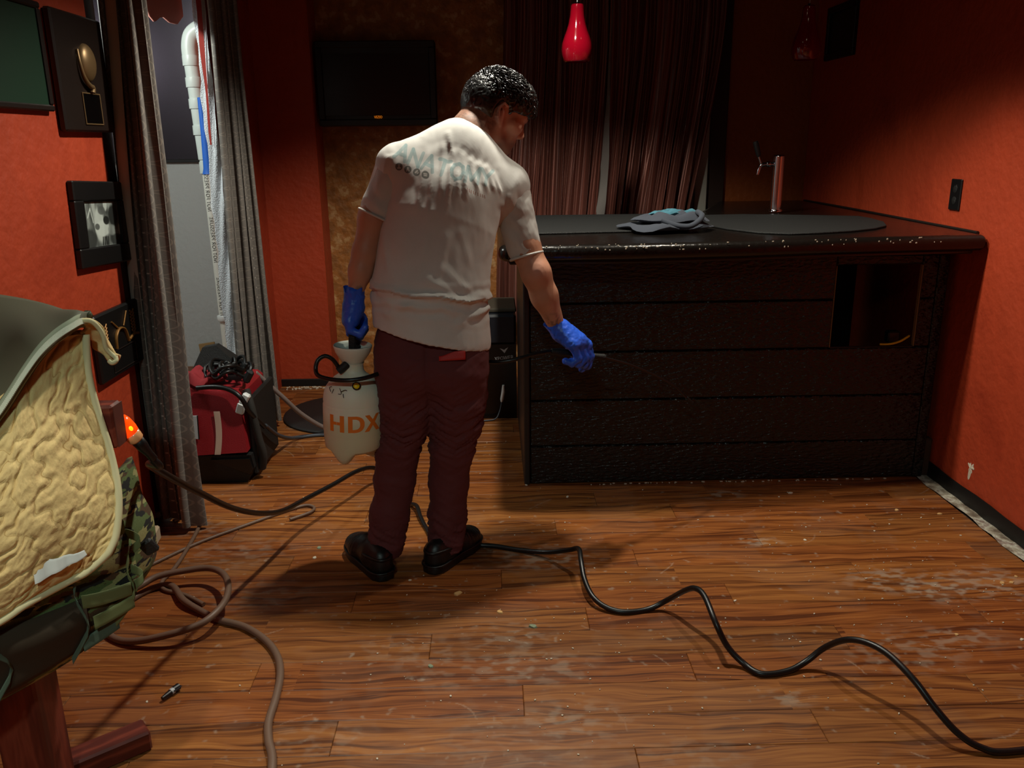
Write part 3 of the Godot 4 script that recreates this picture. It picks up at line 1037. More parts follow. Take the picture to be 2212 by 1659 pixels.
func towel_layer(y: float, w: float, d: float, h: float, ph: float) -> ArrayMesh:
	return grid(40, 22, func(u: float, v: float) -> Vector3:
		var a := TAU * u
		var rr := 1.0 + 0.14 * sin(a * 3.0 + ph) + 0.08 * sin(a * 5.0 + ph * 2.0)
		var s := sin(v * PI) if v < 0.5 else 1.0
		var rad := s * rr if v < 0.5 else (1.0 - (v - 0.5) * 2.0) * rr
		var hh := h * (1.0 - cos(v * PI)) * 0.5 if v < 0.5 else h * (0.5 + 0.5 * sqrt(maxf(0.0, 1.0 - pow(1.0 - (v - 0.5) * 2.0, 3.0)))) 
		hh += 0.010 * sin(a * 2.0 + ph + rad * 9.0) * smoothstep(0.2, 0.7, v)
		return Vector3(cos(a) * rad * w, y + hh + h * 0.25 * sin(cos(a) * rad * 7.0 + ph) * smoothstep(0.35, 0.6, v), sin(a) * rad * d), false, Vector2.ONE, true)


# ---------------------------------------------------------------- on the walls and over the bar
func build_wall_things() -> void:
	# television
	var tv := thing("television", "black flat-screen television with an orange maker's name, on the gold wall", "television", Vector3(-0.628, 1.715, -4.95))
	part(tv, "housing", box(Vector3(0.66, 0.448, 0.06), 0.012), M.black_plastic, Vector3(0, 0, -0.032))
	part(tv, "bezel", frame_mesh(0.656, 0.444, 0.035, 0.012, 0.004, 0.055), M.black_plastic, Vector3(0, 0, 0.0))
	part(tv, "screen", box(Vector3(0.585, 0.355, 0.004), 0.001), M.screen, Vector3(0, 0.01, 0.001))
	part(tv, "maker_name", letters("VIZIO", 0.013, 0.002), M.orange_logo, Vector3(0.002, -0.176, 0.0145))
	part(tv, "bracket", box(Vector3(0.30, 0.25, 0.07), 0.006), M.matte_black, Vector3(0, 0, -0.10))
	# pendant lamps, switched off
	pendant(Vector3(0.372, 1.722, -3.82), "red glass teardrop pendant lamp hanging left over the counter, before the curtain", 1.0)
	pendant(Vector3(1.437, 1.742, -4.05), "red glass teardrop pendant lamp hanging in the dark over the right end of the counter", 1.0)
	# left wall
	var g := thing("green_board", "dark wooden frame with a green board, at the upper left edge of the wall", "frame", Vector3(WALL_L, 1.65, -2.50), "", PI / 2)
	part(g, "frame", frame_mesh(0.31, 0.30, 0.018, 0.020, 0.004, 0.012), M.plaque_wood)
	part(g, "board", box(Vector3(0.28, 0.27, 0.008), 0.001), M.green_board, Vector3(0, 0, 0.008))
	var p := thing("shell_plaque", "dark wooden plaque with a bronze shell and a small black plate", "plaque", Vector3(WALL_L, 1.62, -2.862), "", PI / 2)
	part(p, "panel", box(Vector3(0.335, 0.352, 0.026), 0.006), M.plaque_wood, Vector3(0, 0, 0.014))
	part(p, "shell", ball(Vector3(0.048, 0.058, 0.026), 24, 14), M.bronze, Vector3(0.02, 0.035, 0.026))
	part(p, "shell_rim", tube(spline([Vector3(-0.035, 0.07, 0.03), Vector3(-0.042, 0.03, 0.036), Vector3(-0.03, -0.012, 0.038), Vector3(0.0, -0.035, 0.038), Vector3(0.022, -0.04, 0.036), Vector3(0.02, -0.055, 0.034)], 6), func(q: float) -> float: return 0.004 + 0.006 * q, 10), M.bronze)
	part(p, "plate_border", frame_mesh(0.125, 0.098, 0.004, 0.004, 0.001, 0.0), M.bronze, Vector3(0.02, -0.105, 0.027))
	part(p, "plate", box(Vector3(0.117, 0.09, 0.003), 0.001), M.screen, Vector3(0.02, -0.105, 0.028))
	var f := thing("photo_frame", "black framed black-and-white photograph, hung askew beside the doorway curtain", "picture", Vector3(WALL_L, 1.153, -2.872), "", PI / 2)
	f.rotation.z = 0.0
	var rot := Basis(Vector3(0, 0, 1), -0.055)
	var fr := part(f, "frame", frame_mesh(0.385, 0.272, 0.062, 0.022, 0.004, 0.008), M.photo_black)
	fr.basis = rot
	var ph := part(f, "print", grid(1, 1, func(u: float, w: float) -> Vector3: return rot * Vector3((u - 0.5) * 0.265, (0.5 - w) * 0.152, 0.009)), photo_print())
	ph.position = Vector3(0.003, 0.002, 0)
	part(f, "backing", box(Vector3(0.30, 0.19, 0.006), 0.001), M.photo_black, Vector3(0, 0, 0.004)).basis = rot
	var d := thing("motif_plaque", "small black plaque with gilt wheat-ear motifs, low on the left wall", "plaque", Vector3(WALL_L, 0.757, -2.862), "", PI / 2)
	part(d, "panel", box(Vector3(0.345, 0.228, 0.022), 0.006), M.photo_black, Vector3(0, 0, 0.012))
	part(d, "recess_rim", frame_mesh(0.19, 0.075, 0.004, 0.003, 0.001, 0.0), M.plaque_wood, Vector3(0.01, -0.062, 0.023))
	for q: Array in [[0.105, 0.045, 0.2], [-0.115, 0.035, -0.35]]:
		var ear := Shape.new()
		for k in 7:
			for s: float in [-1.0, 1.0]:
				ear.box(Vector3(q[0] + s * 0.009, q[1] - 0.034 + k * 0.0115, 0.025), Vector3(0.019, 0.007, 0.004), 0.0015, Basis(Vector3.BACK, s * 0.7))
		part(d, "wheat_ear", mesh_of(ear), M.dull_gold)
	part(d, "gilt_arch", tube(spline([Vector3(-0.05, -0.02, 0.025), Vector3(-0.045, 0.02, 0.026), Vector3(-0.012, 0.042, 0.026), Vector3(0.03, 0.03, 0.026), Vector3(0.05, -0.015, 0.025)], 6), 0.007, 8, true, 0.6), M.dull_gold)
	part(d, "gilt_bar", tube(spline([Vector3(0.06, -0.012, 0.025), Vector3(0.10, 0.0, 0.026), Vector3(0.14, -0.006, 0.025)], 6), 0.005, 8), M.dull_gold)
	part(d, "gilt_rod", tube([Vector3(-0.06, 0.075, 0.025), Vector3(-0.02, 0.045, 0.026)], 0.003, 6), M.dull_gold)
	part(d, "gilt_rod", tube([Vector3(0.06, 0.09, 0.025), Vector3(0.025, 0.045, 0.026)], 0.003, 6), M.dull_gold)
	# right wall
	var s := thing("small_picture", "small dark framed picture high on the right wall, near the back corner", "picture", Vector3(WALL_R, 1.94, -4.715), "", -PI / 2)
	part(s, "frame", frame_mesh(0.38, 0.27, 0.035, 0.02, 0.004, 0.006), M.photo_black)
	part(s, "print", box(Vector3(0.32, 0.21, 0.006), 0.001), mat("dim_print", Color(0.10, 0.11, 0.08), 0.5), Vector3(0, 0, 0.005))
	var o := thing("wall_outlet", "narrow black outlet cover on the orange right wall above the counter", "outlet", Vector3(WALL_R, 1.176, -3.398), "", -PI / 2)
	part(o, "cover", box(Vector3(0.078, 0.122, 0.008), 0.003), M.black_plastic, Vector3(0, 0, 0.004))
	for y: float in [-0.022, 0.022]:
		part(o, "socket", lathe([Vector2(0.0, 0.0), Vector2(0.014, 0.0), Vector2(0.015, 0.002), Vector2(0.0, 0.0025)], 18), M.matte_black, Vector3(0, y, 0.007), Vector3(PI / 2, 0, 0))
	part(o, "screw", ball(Vector3(0.004, 0.004, 0.002), 10, 6), M.chrome, Vector3(0.006, 0.036, 0.009))
	# a gouge in the paint of the right wall
	tag(part(self, "plaster_gouge", grid(36, 6, func(u: float, w: float) -> Vector3:
		var a := TAU * u
		var k := w * (0.016 + 0.006 * sin(a * 3.0) + 0.005 * sin(a * 7.0 + 1.0) + 0.018 * bump(a - 4.4, 0.5))
		return Vector3(WALL_R - 0.0006 - 0.004 * (1.0 - w) - 0.0015 * sin(a * 9.0 + w * 9.0) * (1.0 - w), 0.15 + sin(a) * k * 1.25, -3.03 + cos(a) * k), true), M.chip_white), "bare plaster gouge in the orange paint low on the right wall", "gouge")


func frame_mesh(w: float, h: float, rim: float, depth: float, bevel: float, lip: float) -> ArrayMesh:
	var s := Shape.new()
	var z := depth * 0.5
	s.box(Vector3(0, h * 0.5 - rim * 0.5, z), Vector3(w, rim, depth), bevel)
	s.box(Vector3(0, -h * 0.5 + rim * 0.5, z), Vector3(w, rim, depth), bevel)
	s.box(Vector3(-w * 0.5 + rim * 0.5, 0, z), Vector3(rim, h - rim * 2.0 + 0.001, depth), bevel)
	s.box(Vector3(w * 0.5 - rim * 0.5, 0, z), Vector3(rim, h - rim * 2.0 + 0.001, depth), bevel)
	if lip > 0.0:
		s.box(Vector3(0, h * 0.5 - rim - lip * 0.25, z * 0.6), Vector3(w - rim * 2.0, lip * 0.5, depth * 0.5), 0.001)
	return mesh_of(s)


# a black-and-white print of a crowded room: soft pale and dark patches
func photo_print() -> StandardMaterial3D:
	var img := Image.create(192, 128, false, Image.FORMAT_RGB8)
	var n := noise(FastNoiseLite.TYPE_SIMPLEX_SMOOTH, 0.018, 101, 3)
	for y in 128:
		for x in 192:
			var g := 0.46 + 0.32 * n.get_noise_2d(x * 1.8, y * 0.7)
			img.set_pixel(x, y, Color(g, g, g))
	var blob := func(cx: float, cy: float, rx: float, ry: float, g: float, a: float) -> void:
		for y in range(maxi(0, int(cy - ry)), mini(128, int(cy + ry))):
			for x in range(maxi(0, int(cx - rx)), mini(192, int(cx + rx))):
				var d := Vector2((x - cx) / rx, (y - cy) / ry).length()
				if d < 1.0:
					img.set_pixel(x, y, img.get_pixel(x, y).lerp(Color(g, g, g), a * smoothstep(1.0, 0.7, d)))
	blob.call(80, 70, 30, 55, 0.82, 0.9)
	blob.call(95, 80, 45, 26, 0.84, 0.9)
	blob.call(158, 46, 30, 34, 0.16, 0.95)
	blob.call(118, 58, 18, 14, 0.12, 0.9)
	blob.call(20, 108, 46, 34, 0.24, 0.9)
	blob.call(68, 74, 14, 10, 0.30, 0.8)
	blob.call(160, 112, 34, 18, 0.22, 0.85)
	blob.call(145, 86, 26, 18, 0.55, 0.7)
	blob.call(186, 86, 8, 18, 0.85, 0.9)
	blob.call(120, 12, 12, 24, 0.85, 0.8)
	blob.call(58, 10, 9, 40, 0.80, 0.7)
	blob.call(98, 30, 22, 14, 0.34, 0.8)
	for k in 4:
		stroke(img, Vector2(92 + k * 9, 104), Vector2(88 + k * 10, 124), 2.0, Color(0.14, 0.14, 0.14))
	stroke(img, Vector2(24, 48), Vector2(40, 24), 2.0, Color(0.85, 0.85, 0.85))
	stroke(img, Vector2(40, 24), Vector2(50, 62), 1.6, Color(0.8, 0.8, 0.8))
	var m := mat("photo_print", Color(0.92, 0.97, 0.94), 0.35)
	m.albedo_texture = tex_of(img)
	return m


func pendant(at: Vector3, label: String, k: float) -> void:
	var l := thing("pendant_lamp", label, "lamp", at, "red pendant lamps")
	var prof := []
	for q: Array in [[0.050, 0.0], [0.056, 0.006], [0.0635, 0.03], [0.0655, 0.052], [0.063, 0.075], [0.055, 0.10], [0.045, 0.125], [0.037, 0.15], [0.031, 0.18], [0.0285, 0.205], [0.027, 0.222], [0.024, 0.228], [0.004, 0.229]]:
		prof.append(Vector2(q[0] * k, q[1] * k))
	part(l, "glass_shade", lathe(prof, 40), M.red_glass)
	var inner := []
	for q: Array in [[0.052, 0.04], [0.056, 0.025], [0.050, 0.0]]:
		inner.append(Vector2(q[0] * k, q[1] * k))
	part(l, "shade_lip", lathe(inner, 40), M.red_glass)
	part(l, "socket", lathe([Vector2(0.0, 0.235), Vector2(0.009, 0.236), Vector2(0.009, 0.226), Vector2(0.012, 0.224)], 16), M.chrome)
	part(l, "cable", tube([Vector3(0, 0.23, 0), Vector3(0, HALL - at.y - 0.02, 0)], 0.0022, 8), M.pale_steel)
	part(l, "canopy", lathe([Vector2(0.0, HALL - at.y - 0.022), Vector2(0.05, HALL - at.y - 0.012), Vector2(0.05, HALL - at.y - 0.001)], 24), M.dark_steel)


# ---------------------------------------------------------------- curtains
func build_curtains() -> void:
	# satin curtain across the window behind the bar: pleats that gather and lean towards its foot
	var c := thing("window_curtain", "brown satin curtain with sheen on its pleats, hanging behind the bar", "curtain", Vector3(0, 0, -4.98))
	part(c, "cloth", satin(0.075, 0.655, 0.015, 0.56, 8, 1.3, 0.0), M.satin)
	part(c, "cloth", satin(0.672, 1.30, 0.585, 1.10, 8, 4.0, 0.02), M.satin)
	part(c, "lining_edge", sheet(3, 30, func(u: float, w: float) -> Vector3:
		return Vector3(lerpf(0.675, 0.565, w * w) + u * (0.002 + 0.045 * smoothstep(0.35, 0.8, w)), 2.55 - 1.85 * w, 0.055 + 0.012 * sin(w * 40.0) * w + 0.03 * u), 0.002), M.lining_grey)
	part(c, "rod", tube([Vector3(0.03, 2.565, 0), Vector3(1.36, 2.565, 0)], 0.012, 12), M.matte_black)
	struct("window_1", frame_mesh(1.12, 1.5, 0.05, 0.05, 0.004, 0.01), M.pale_steel, Vector3(0.66, 1.75, BACK))
	part(get_node("window_1"), "pane", box(Vector3(1.03, 1.41, 0.006), 0.001), M.screen, Vector3(0, 0, 0.012))
	struct("trim_4", box_between(Vector3(1.272, 0.98, BACK), Vector3(1.372, HALL, BACK + 0.035), 0.004), mat("dark_trim", Color(0.16, 0.10, 0.06), 0.6))
	struct("trim_5", box_between(Vector3(1.19, 0.98, BACK + 0.05), Vector3(1.262, 1.78, BACK + 0.075), 0.004), mat("grey_trim", Color(0.62, 0.62, 0.58), 0.5))
	# ring-patterned curtains bunched at both ends of the opening
	doorway_curtain("grey patterned doorway curtain bunched at the near side, by the framed photograph", [Vector3(-1.275, 0, -3.085), Vector3(-1.235, 0, -3.095), Vector3(-1.13, 0, -3.0)], [Vector3(-1.312, 0, -3.085), Vector3(-1.26, 0, -3.02), Vector3(-1.12, 0, -2.92)], 6, 0.038, 0.02)
	doorway_curtain("grey patterned doorway curtain bunched at the far side, behind the red machine", [Vector3(-1.232, 0, -4.04), Vector3(-1.20, 0, -4.13), Vector3(-1.15, 0, -4.20)], [Vector3(-1.262, 0, -4.01), Vector3(-1.20, 0, -4.09), Vector3(-1.115, 0, -4.17)], 5, 0.034, 0.03)


func satin(x0: float, x1: float, y0: float, y1: float, folds: int, ph: float, dz: float) -> ArrayMesh:
	var low := 0.36
	return grid(folds * 22, 46, func(u: float, w: float) -> Vector3:
		var foot := smoothstep(0.2, 1.0, w)
		var wander := 0.010 * sin(u * 17.0 + w * 3.0 + ph) + 0.012 * foot * sin(u * 9.0 + ph * 2.0)
		var x := lerpf(lerpf(x0, x1, u), lerpf(y0, y1, u), foot) + wander
		var a := TAU * folds * (u + 0.03 * sin(u * 11.0 + ph) + 0.012 * sin(w * 5.0 + u * 23.0))
		var amp := lerpf(0.016, 0.034, foot) * (0.75 + 0.35 * sin(u * 13.0 + ph))
		var s := 1.0 - 2.0 * pow(absf(sin(a * 0.5)), 0.8)
		var z := amp * (s + 0.22 * sin(2.0 * a + 1.0)) + 0.005 * sin(a * 2.7 + w * 5.0 + ph)
		x += amp * 0.35 * cos(a)
		# slack pocket of cloth resting on the counter's back edge
		z += 0.03 * bump(u - 0.38, 0.08) * bump(w - 0.60, 0.05)
		return Vector3(x, lerpf(2.56, low, w), z + dz + 0.05 * foot), false, Vector2(3.0, 1.0))


func doorway_curtain(label: String, top: Array, foot: Array, folds: int, amp: float, y_low: float) -> void:
	var c := thing("doorway_curtain", label, "curtain", Vector3.ZERO, "")
	var high := HALL - 0.10
	var shape := func(u: float, w: float) -> Vector3:
		var k := smoothstep(0.15, 1.0, w)
		var a: Vector3 = along(top, u)
		var b: Vector3 = along(foot, u)
		var p := a.lerp(b, k)
		var d: Vector3 = (along(foot, minf(u + 0.02, 1.0)) - along(foot, maxf(u - 0.02, 0.0))).normalized()
		var nrm := d.cross(Vector3.UP)
		var ang := TAU * folds * (u + 0.02 * sin(u * 9.0 + w * 2.0))
		var m := amp * (0.65 + 0.35 * k) * (0.8 + 0.3 * sin(u * 15.0 + 1.0))
		p += nrm * m * sin(ang) + d * m * 0.45 * sin(2.0 * ang)
		p += nrm * 0.008 * sin(w * 9.0 + u * 20.0) * k
		p.y = lerpf(high, y_low + 0.006 * sin(ang), w)
		return p
	part(c, "cloth", sheet(folds * 16, 60, shape, 0.002, Vector2(folds * 0.8, 26.0)), M.ring_curtain)
	var near := y_low < 0.025
	var edge := [Vector3(-1.225, high, -3.035), Vector3(-1.262, 1.86, -3.035), Vector3(-1.277, 1.573, -3.035), Vector3(-1.308, 0.996, -3.035), Vector3(-1.313, 0.5, -3.035), Vector3(-1.313, 0.03, -3.035)]
	if not near:
		edge = []
		for k in 21:
			edge.append(shape.call(0.0, k / 20.0) + Vector3(-0.01, 0, 0.006))
	part(c, "hem", sheet(4, 50, func(u: float, w: float) -> Vector3:
		return along(edge, w) + Vector3(u * (0.036 if near else 0.018), 0, 0.004 * sin(u * PI) + 0.003 * sin(w * 17.0)), 0.003), M.curtain_hem)
	part(c, "rod", tube([Vector3(top[0].x, high + 0.01, -2.96), Vector3(top[0].x, high + 0.01, -3.6)] if y_low < 0.025 else [Vector3(top[0].x, high + 0.01, -3.62), Vector3(top[0].x, high + 0.01, -4.25)], 0.012, 12), M.matte_black)


# ---------------------------------------------------------------- things on the floor
func lift(p: Vector2, h: float) -> Vector3:
	return Vector3(p.x, h, p.y)


func build_floor_things() -> void:
	# red drying machine in the opening
	var m := thing("drying_machine", "scuffed red and black drying machine standing in the doorway", "machine", Vector3(-1.15, 0, -3.58))
	var body := Shape.new()
	# side outline of the black base: wide wedge
	var prism := func(s: Shape, lo: Array, hi: Array) -> void:
		var n := lo.size()
		var c := Vector3.ZERO
		for q: Vector3 in lo + hi:
			c += q / (2.0 * n)
		s.face(lo.duplicate(), (lo[0] as Vector3) - c + ((lo[1] as Vector3) - c) + ((lo[2] as Vector3) - c))
		s.face(hi.duplicate(), (hi[0] as Vector3) - c + ((hi[1] as Vector3) - c) + ((hi[2] as Vector3) - c))
		for i in n:
			var q := [lo[i], lo[(i + 1) % n], hi[(i + 1) % n], hi[i]]
			s.face(q, (q[0] + q[1] + q[2] + q[3]) * 0.25 - c)
	prism.call(body, [Vector3(-0.20, 0.0, 0.19), Vector3(0.075, 0.0, 0.19), Vector3(0.115, 0.07, 0.20), Vector3(0.11, 0.135, 0.215), Vector3(-0.20, 0.135, 0.215)], [Vector3(-0.20, 0.0, -0.19), Vector3(0.075, 0.0, -0.19), Vector3(0.115, 0.07, -0.20), Vector3(0.11, 0.135, -0.215), Vector3(-0.20, 0.135, -0.215)])
	part(m, "base", mesh_of(body), M.matte_black)
	var facet := Shape.new()
	prism.call(facet, [Vector3(-0.06, 0.118, 0.212), Vector3(0.10, 0.045, 0.20), Vector3(0.112, 0.07, 0.198), Vector3(0.105, 0.12, 0.212)], [Vector3(-0.06, 0.118, 0.222), Vector3(0.096, 0.048, 0.216), Vector3(0.112, 0.07, 0.214), Vector3(0.105, 0.12, 0.224)])
	part(m, "corner_facet", mesh_of(facet), M.black_plastic)
	var shell := Shape.new()
	prism.call(shell, [Vector3(-0.20, 0.135, 0.222), Vector3(0.098, 0.15, 0.222), Vector3(0.078, 0.385, 0.19), Vector3(0.06, 0.405, 0.18), Vector3(-0.20, 0.425, 0.18)], [Vector3(-0.20, 0.135, -0.20), Vector3(0.098, 0.15, -0.20), Vector3(0.078, 0.385, -0.19), Vector3(0.06, 0.405, -0.18), Vector3(-0.20, 0.425, -0.18)])
	part(m, "shell", mesh_of(shell), M.red_shell)
	part(m, "label_plate", box(Vector3(0.03, 0.10, 0.004), 0.001), M.pale_steel, Vector3(-0.115, 0.262, 0.213), Vector3(-0.13, 0, 0))
	part(m, "label_plate_edge", box(Vector3(0.004, 0.104, 0.005), 0.001), M.black_plastic, Vector3(-0.098, 0.262, 0.213), Vector3(-0.13, 0, 0))
	part(m, "tape_strip", sheet(3, 12, func(u: float, w: float) -> Vector3:
		return Vector3(-0.030 - 0.010 * w + 0.008 * sin(w * 3.0) + u * 0.026, 0.328 - w * 0.185, 0.2045 + w * 0.0215), 0.001), M.tape_beige)
	part(m, "rail", tube(spline([Vector3(0.095, 0.40, 0.14), Vector3(0.118, 0.33, 0.17), Vector3(0.135, 0.20, 0.17), Vector3(0.145, 0.12, 0.16), Vector3(0.13, 0.05, 0.14)], 6), 0.017, 12, true, 1.2), mat("dusty_black", Color(0.16, 0.15, 0.135), 0.8))
	part(m, "side_panel", box_between(Vector3(0.10, 0.03, -0.19), Vector3(0.122, 0.37, 0.17), 0.006), M.matte_black)
	# what is heaped on it
	var h := thing("power_cords", "tangle of black power cords heaped on the red machine", "cords", Vector3(-1.13, 0.41, -3.50))
	for k in 6:
		var pts := []
		var o := k * 1.3
		for i in 12:
			var a := i * 0.62 + o
			pts.append(Vector3(-0.01 + 0.10 * cos(a) * (0.6 + 0.4 * sin(o)), 0.035 + 0.045 * absf(sin(i * 0.9 + o)) + k * 0.005, 0.10 * sin(a) * (0.5 + 0.5 * cos(o))))
		part(h, "cord", tube(spline(pts, 5), 0.0075, 9), M.cord_black)
	part(h, "plug", box(Vector3(0.03, 0.06, 0.028), 0.008), M.matte_black, Vector3(0.09, 0.05, 0.06), Vector3(0.2, 0.3, -0.5))
	var hose := [Vector3(-0.11, 0.02, 0.12), Vector3(-0.03, 0.025, 0.125), Vector3(0.03, 0.012, 0.13), Vector3(0.075, -0.02, 0.14), Vector3(0.10, -0.09, 0.12), Vector3(0.135, -0.18, 0.05)]
	part(h, "cord", tube(spline(hose, 6), 0.010, 10), M.cord_black)
	tag(part(self, "red_cloth", towel_layer(0.0, 0.095, 0.09, 0.055, 3.3), M.red_cloth, Vector3(-1.25, 0.415, -3.5)), "crumpled red cloth on top of the red machine", "cloth")
	var cap := Shape.new()
	prism.call(cap, [Vector3(-0.115, 0.0, 0.06), Vector3(0.115, 0.0, 0.06), Vector3(0.09, 0.045, 0.045), Vector3(0.0, 0.125, 0.02), Vector3(-0.06, 0.115, 0.02)], [Vector3(-0.115, 0.0, -0.06), Vector3(0.115, 0.0, -0.06), Vector3(0.09, 0.045, -0.045), Vector3(0.0, 0.125, -0.02), Vector3(-0.06, 0.115, -0.02)])
	var bc := thing("black_hood", "faceted black plastic hood standing on the red machine", "hood", Vector3(-1.215, 0.435, -3.62))
	part(bc, "hood", mesh_of(cap), M.matte_black)
	part(bc, "tab", box(Vector3(0.05, 0.03, 0.06), 0.006), M.matte_black, Vector3(0.12, 0.02, 0))
	var clip := thing("white_clip", "white plastic clip hanging on the corner of the red machine", "clip", Vector3(-1.058, 0.355, -3.395))
	part(clip, "upper_half", box(Vector3(0.032, 0.05, 0.03), 0.006), M.white_plastic, Vector3(0.008, 0.02, 0), Vector3(0, 0, -0.55))
	part(clip, "lower_half", box(Vector3(0.034, 0.05, 0.028), 0.006), M.white_plastic, Vector3(-0.012, -0.02, 0.004), Vector3(0, 0, -0.35))
	tag(part(self, "grey_tube", tube(spline([Vector3(-1.09, 0.40, -3.72), Vector3(-1.0, 0.26, -3.80), Vector3(-0.94, 0.15, -3.88), Vector3(-0.86, 0.045, -3.98), Vector3(-0.80, 0.012, -4.04), Vector3(-0.62, 0.011, -4.14)], 8), 0.011, 12), M.tube_grey), "pale grey tube slanting down from the red machine to the floor", "tube")
	tag(part(self, "slate_cord", tube(spline([Vector3(-1.005, 0.22, -3.50), Vector3(-1.0, 0.12, -3.66), Vector3(-0.995, 0.04, -3.84), Vector3(-0.97, 0.012, -3.93), Vector3(-0.90, 0.009, -3.96), Vector3(-0.80, 0.009, -3.965), Vector3(-0.60, 0.009, -3.98), Vector3(-0.3, 0.009, -4.0)], 7), 0.009, 10), M.cord_slate), "slate grey cord trailing over the floor from the red machine past the round black plate", "cord")
	var disc := thing("round_plate", "round black plate lying on the floor behind the sprayer tank", "plate", Vector3(-0.80, 0, -4.32))
	part(disc, "plate", lathe([Vector2(0.325, 0.0), Vector2(0.332, 0.006), Vector2(0.330, 0.012), Vector2(0.31, 0.018), Vector2(0.05, 0.026), Vector2(0.0, 0.026)], 56), M.matte_black)
	part(disc, "stub", lathe([Vector2(0.05, 0.02), Vector2(0.04, 0.03), Vector2(0.036, 0.07), Vector2(0.0, 0.072)], 24), M.matte_black)
	# air mover behind the man
	var a := thing("air_mover", "dark blue and black air mover standing between the man and the bar", "fan", Vector3(0.0, 0, -4.40))
	var am := Shape.new()
	prism.call(am, [Vector3(-0.14, 0.0, 0.20), Vector3(0.112, 0.0, 0.20), Vector3(0.112, 0.40, 0.20), Vector3(-0.14, 0.40, 0.20)], [Vector3(-0.14, 0.0, -0.2), Vector3(0.112, 0.0, -0.2), Vector3(0.112, 0.40, -0.2), Vector3(-0.14, 0.40, -0.2)])
	part(a, "housing", mesh_of(am), M.screen)
	part(a, "upper_body", box_between(Vector3(-0.13, 0.40, -0.19), Vector3(0.112, 0.555, 0.205), 0.012), mat("navy_plastic", Color(0.06, 0.075, 0.11), 0.5))
	part(a, "top_ledge", box_between(Vector3(-0.12, 0.555, -0.17), Vector3(0.115, 0.578, 0.15), 0.006), mat("dusty_top", Color(0.24, 0.21, 0.16), 0.8))
	part(a, "maker_name", letters("XPOWER", 0.018, 0.001), M.pale_steel, Vector3(0.048, 0.328, 0.2015), Vector3(0, 0, 0.10))
	var em := Shape.new()
	for s: float in [-1.0, 1.0]:
		em.face([Vector3(0, -0.012, 0), Vector3(s * 0.012, 0.004, 0), Vector3(s * 0.022, 0.016, 0), Vector3(s * 0.004, 0.008, 0), Vector3(0, 0.004, 0)], Vector3.BACK)
	part(a, "emblem", mesh_of(em), M.pale_steel, Vector3(0.05, 0.366, 0.2015), Vector3(0, 0, 0.1))
	var wp := thing("white_plug", "white tipped cable hanging down the front of the air mover", "cable", Vector3(0.035, 0, -4.19))
	part(wp, "tip", tube([Vector3(0.008, 0.185, 0), Vector3(0.007, 0.15, 0), Vector3(0.0, 0.11, 0), Vector3(-0.002, 0.095, 0)], func(q: float) -> float: return 0.006 + 0.004 * sin(q * PI), 12), M.white_plastic)
	part(wp, "cable", tube(spline([Vector3(-0.002, 0.095, 0), Vector3(-0.012, 0.05, 0.01), Vector3(-0.035, 0.012, 0.03), Vector3(-0.09, 0.006, 0.04), Vector3(-0.16, 0.006, 0.05)], 6), 0.004, 8), M.cord_slate)

	# black extension cord: from the lit connector at the wooden stand, over the floor and past the man's heel
	var cord := thing("extension_cord", "long black extension cord with glowing orange connector, winding across the floor from the stand", "cord", Vector3.ZERO)
	var hang := [CORD_A]
	part(cord, "cable", tube(spline(CORD_A, 7), 0.0088, 12), M.cord_black)
	var floor_run := []
	for i in CORD_B.size():
		var p: Vector3 = CORD_B[i]
		p.y *= 1.45
		var k := 1.0 - p.y / 1.4
		floor_run.append(Vector3(p.x * k, p.y + 0.008, p.z * k))
	part(cord, "cable", tube(spline(floor_run, 6), 0.0085, 12), M.cord_black)
	var tip := Vector3(-0.774, 0.862, -1.655)
	var dir := Vector3(0.045, -0.10, -0.035).normalized()
	var turn := Basis(Quaternion(Vector3.UP, dir))
	var con := part(cord, "connector", lathe([Vector2(0.0, 0.0), Vector2(0.0155, 0.002), Vector2(0.0185, 0.012), Vector2(0.019, 0.03), Vector2(0.0175, 0.04), Vector2(0.0, 0.041)], 24), M.lamp_orange)
	con.transform = Transform3D(turn, tip)
	var con2 := part(cord, "connector_body", lathe([Vector2(0.0, 0.041), Vector2(0.0172, 0.0415), Vector2(0.016, 0.058), Vector2(0.013, 0.062), Vector2(0.0, 0.0625)], 24), M.clear_amber)
	con2.transform = Transform3D(turn, tip)
	part(con, "neon_light", ball(Vector3(0.005, 0.006, 0.003), 10, 8), M.lamp_core, Vector3(0.006, 0.026, 0.0165))
	var sleeve := part(cord, "strain_relief", lathe([Vector2(0.0, 0.06), Vector2(0.0135, 0.062), Vector2(0.0125, 0.078), Vector2(0.0085, 0.10), Vector2(0.0085, 0.118), Vector2(0.0, 0.119)], 20), M.cord_black)
	sleeve.transform = Transform3D(turn, tip)
	part(cord, "twist_tie", tube(spline([Vector3(-0.475, 0.03, -3.28), Vector3(-0.468, 0.055, -3.29), Vector3(-0.452, 0.02, -3.275)], 5), 0.003, 6), M.white_plastic)
	var neon := OmniLight3D.new()
	neon.name = "neon_glow"
	neon.light_color = Color(1.0, 0.35, 0.06)
	neon.light_energy = 0.004
	neon.light_size = 0.012
	neon.omni_attenuation = 2.0
	neon.shadow_enabled = true
	add_child(neon)
	neon.position = tip + dir * 0.02 + Vector3(0.0, 0.0, 0.024)

	# taupe hose: a loop near the stand, one end off to the doorway, the other towards the camera
	var hose2 := []
	for i in HOSE.size():
		var p: Vector3 = HOSE[i]
		var k := 1.0 - p.y / 1.4
		hose2.append(Vector3(p.x * k, p.y + 0.009, p.z * k))
	tag(part(self, "taupe_hose", tube(spline(hose2, 7), 0.0105, 12), M.hose_taupe), "taupe rubber hose looped on the floor beside the wooden stand", "hose")
	var hose3 := []
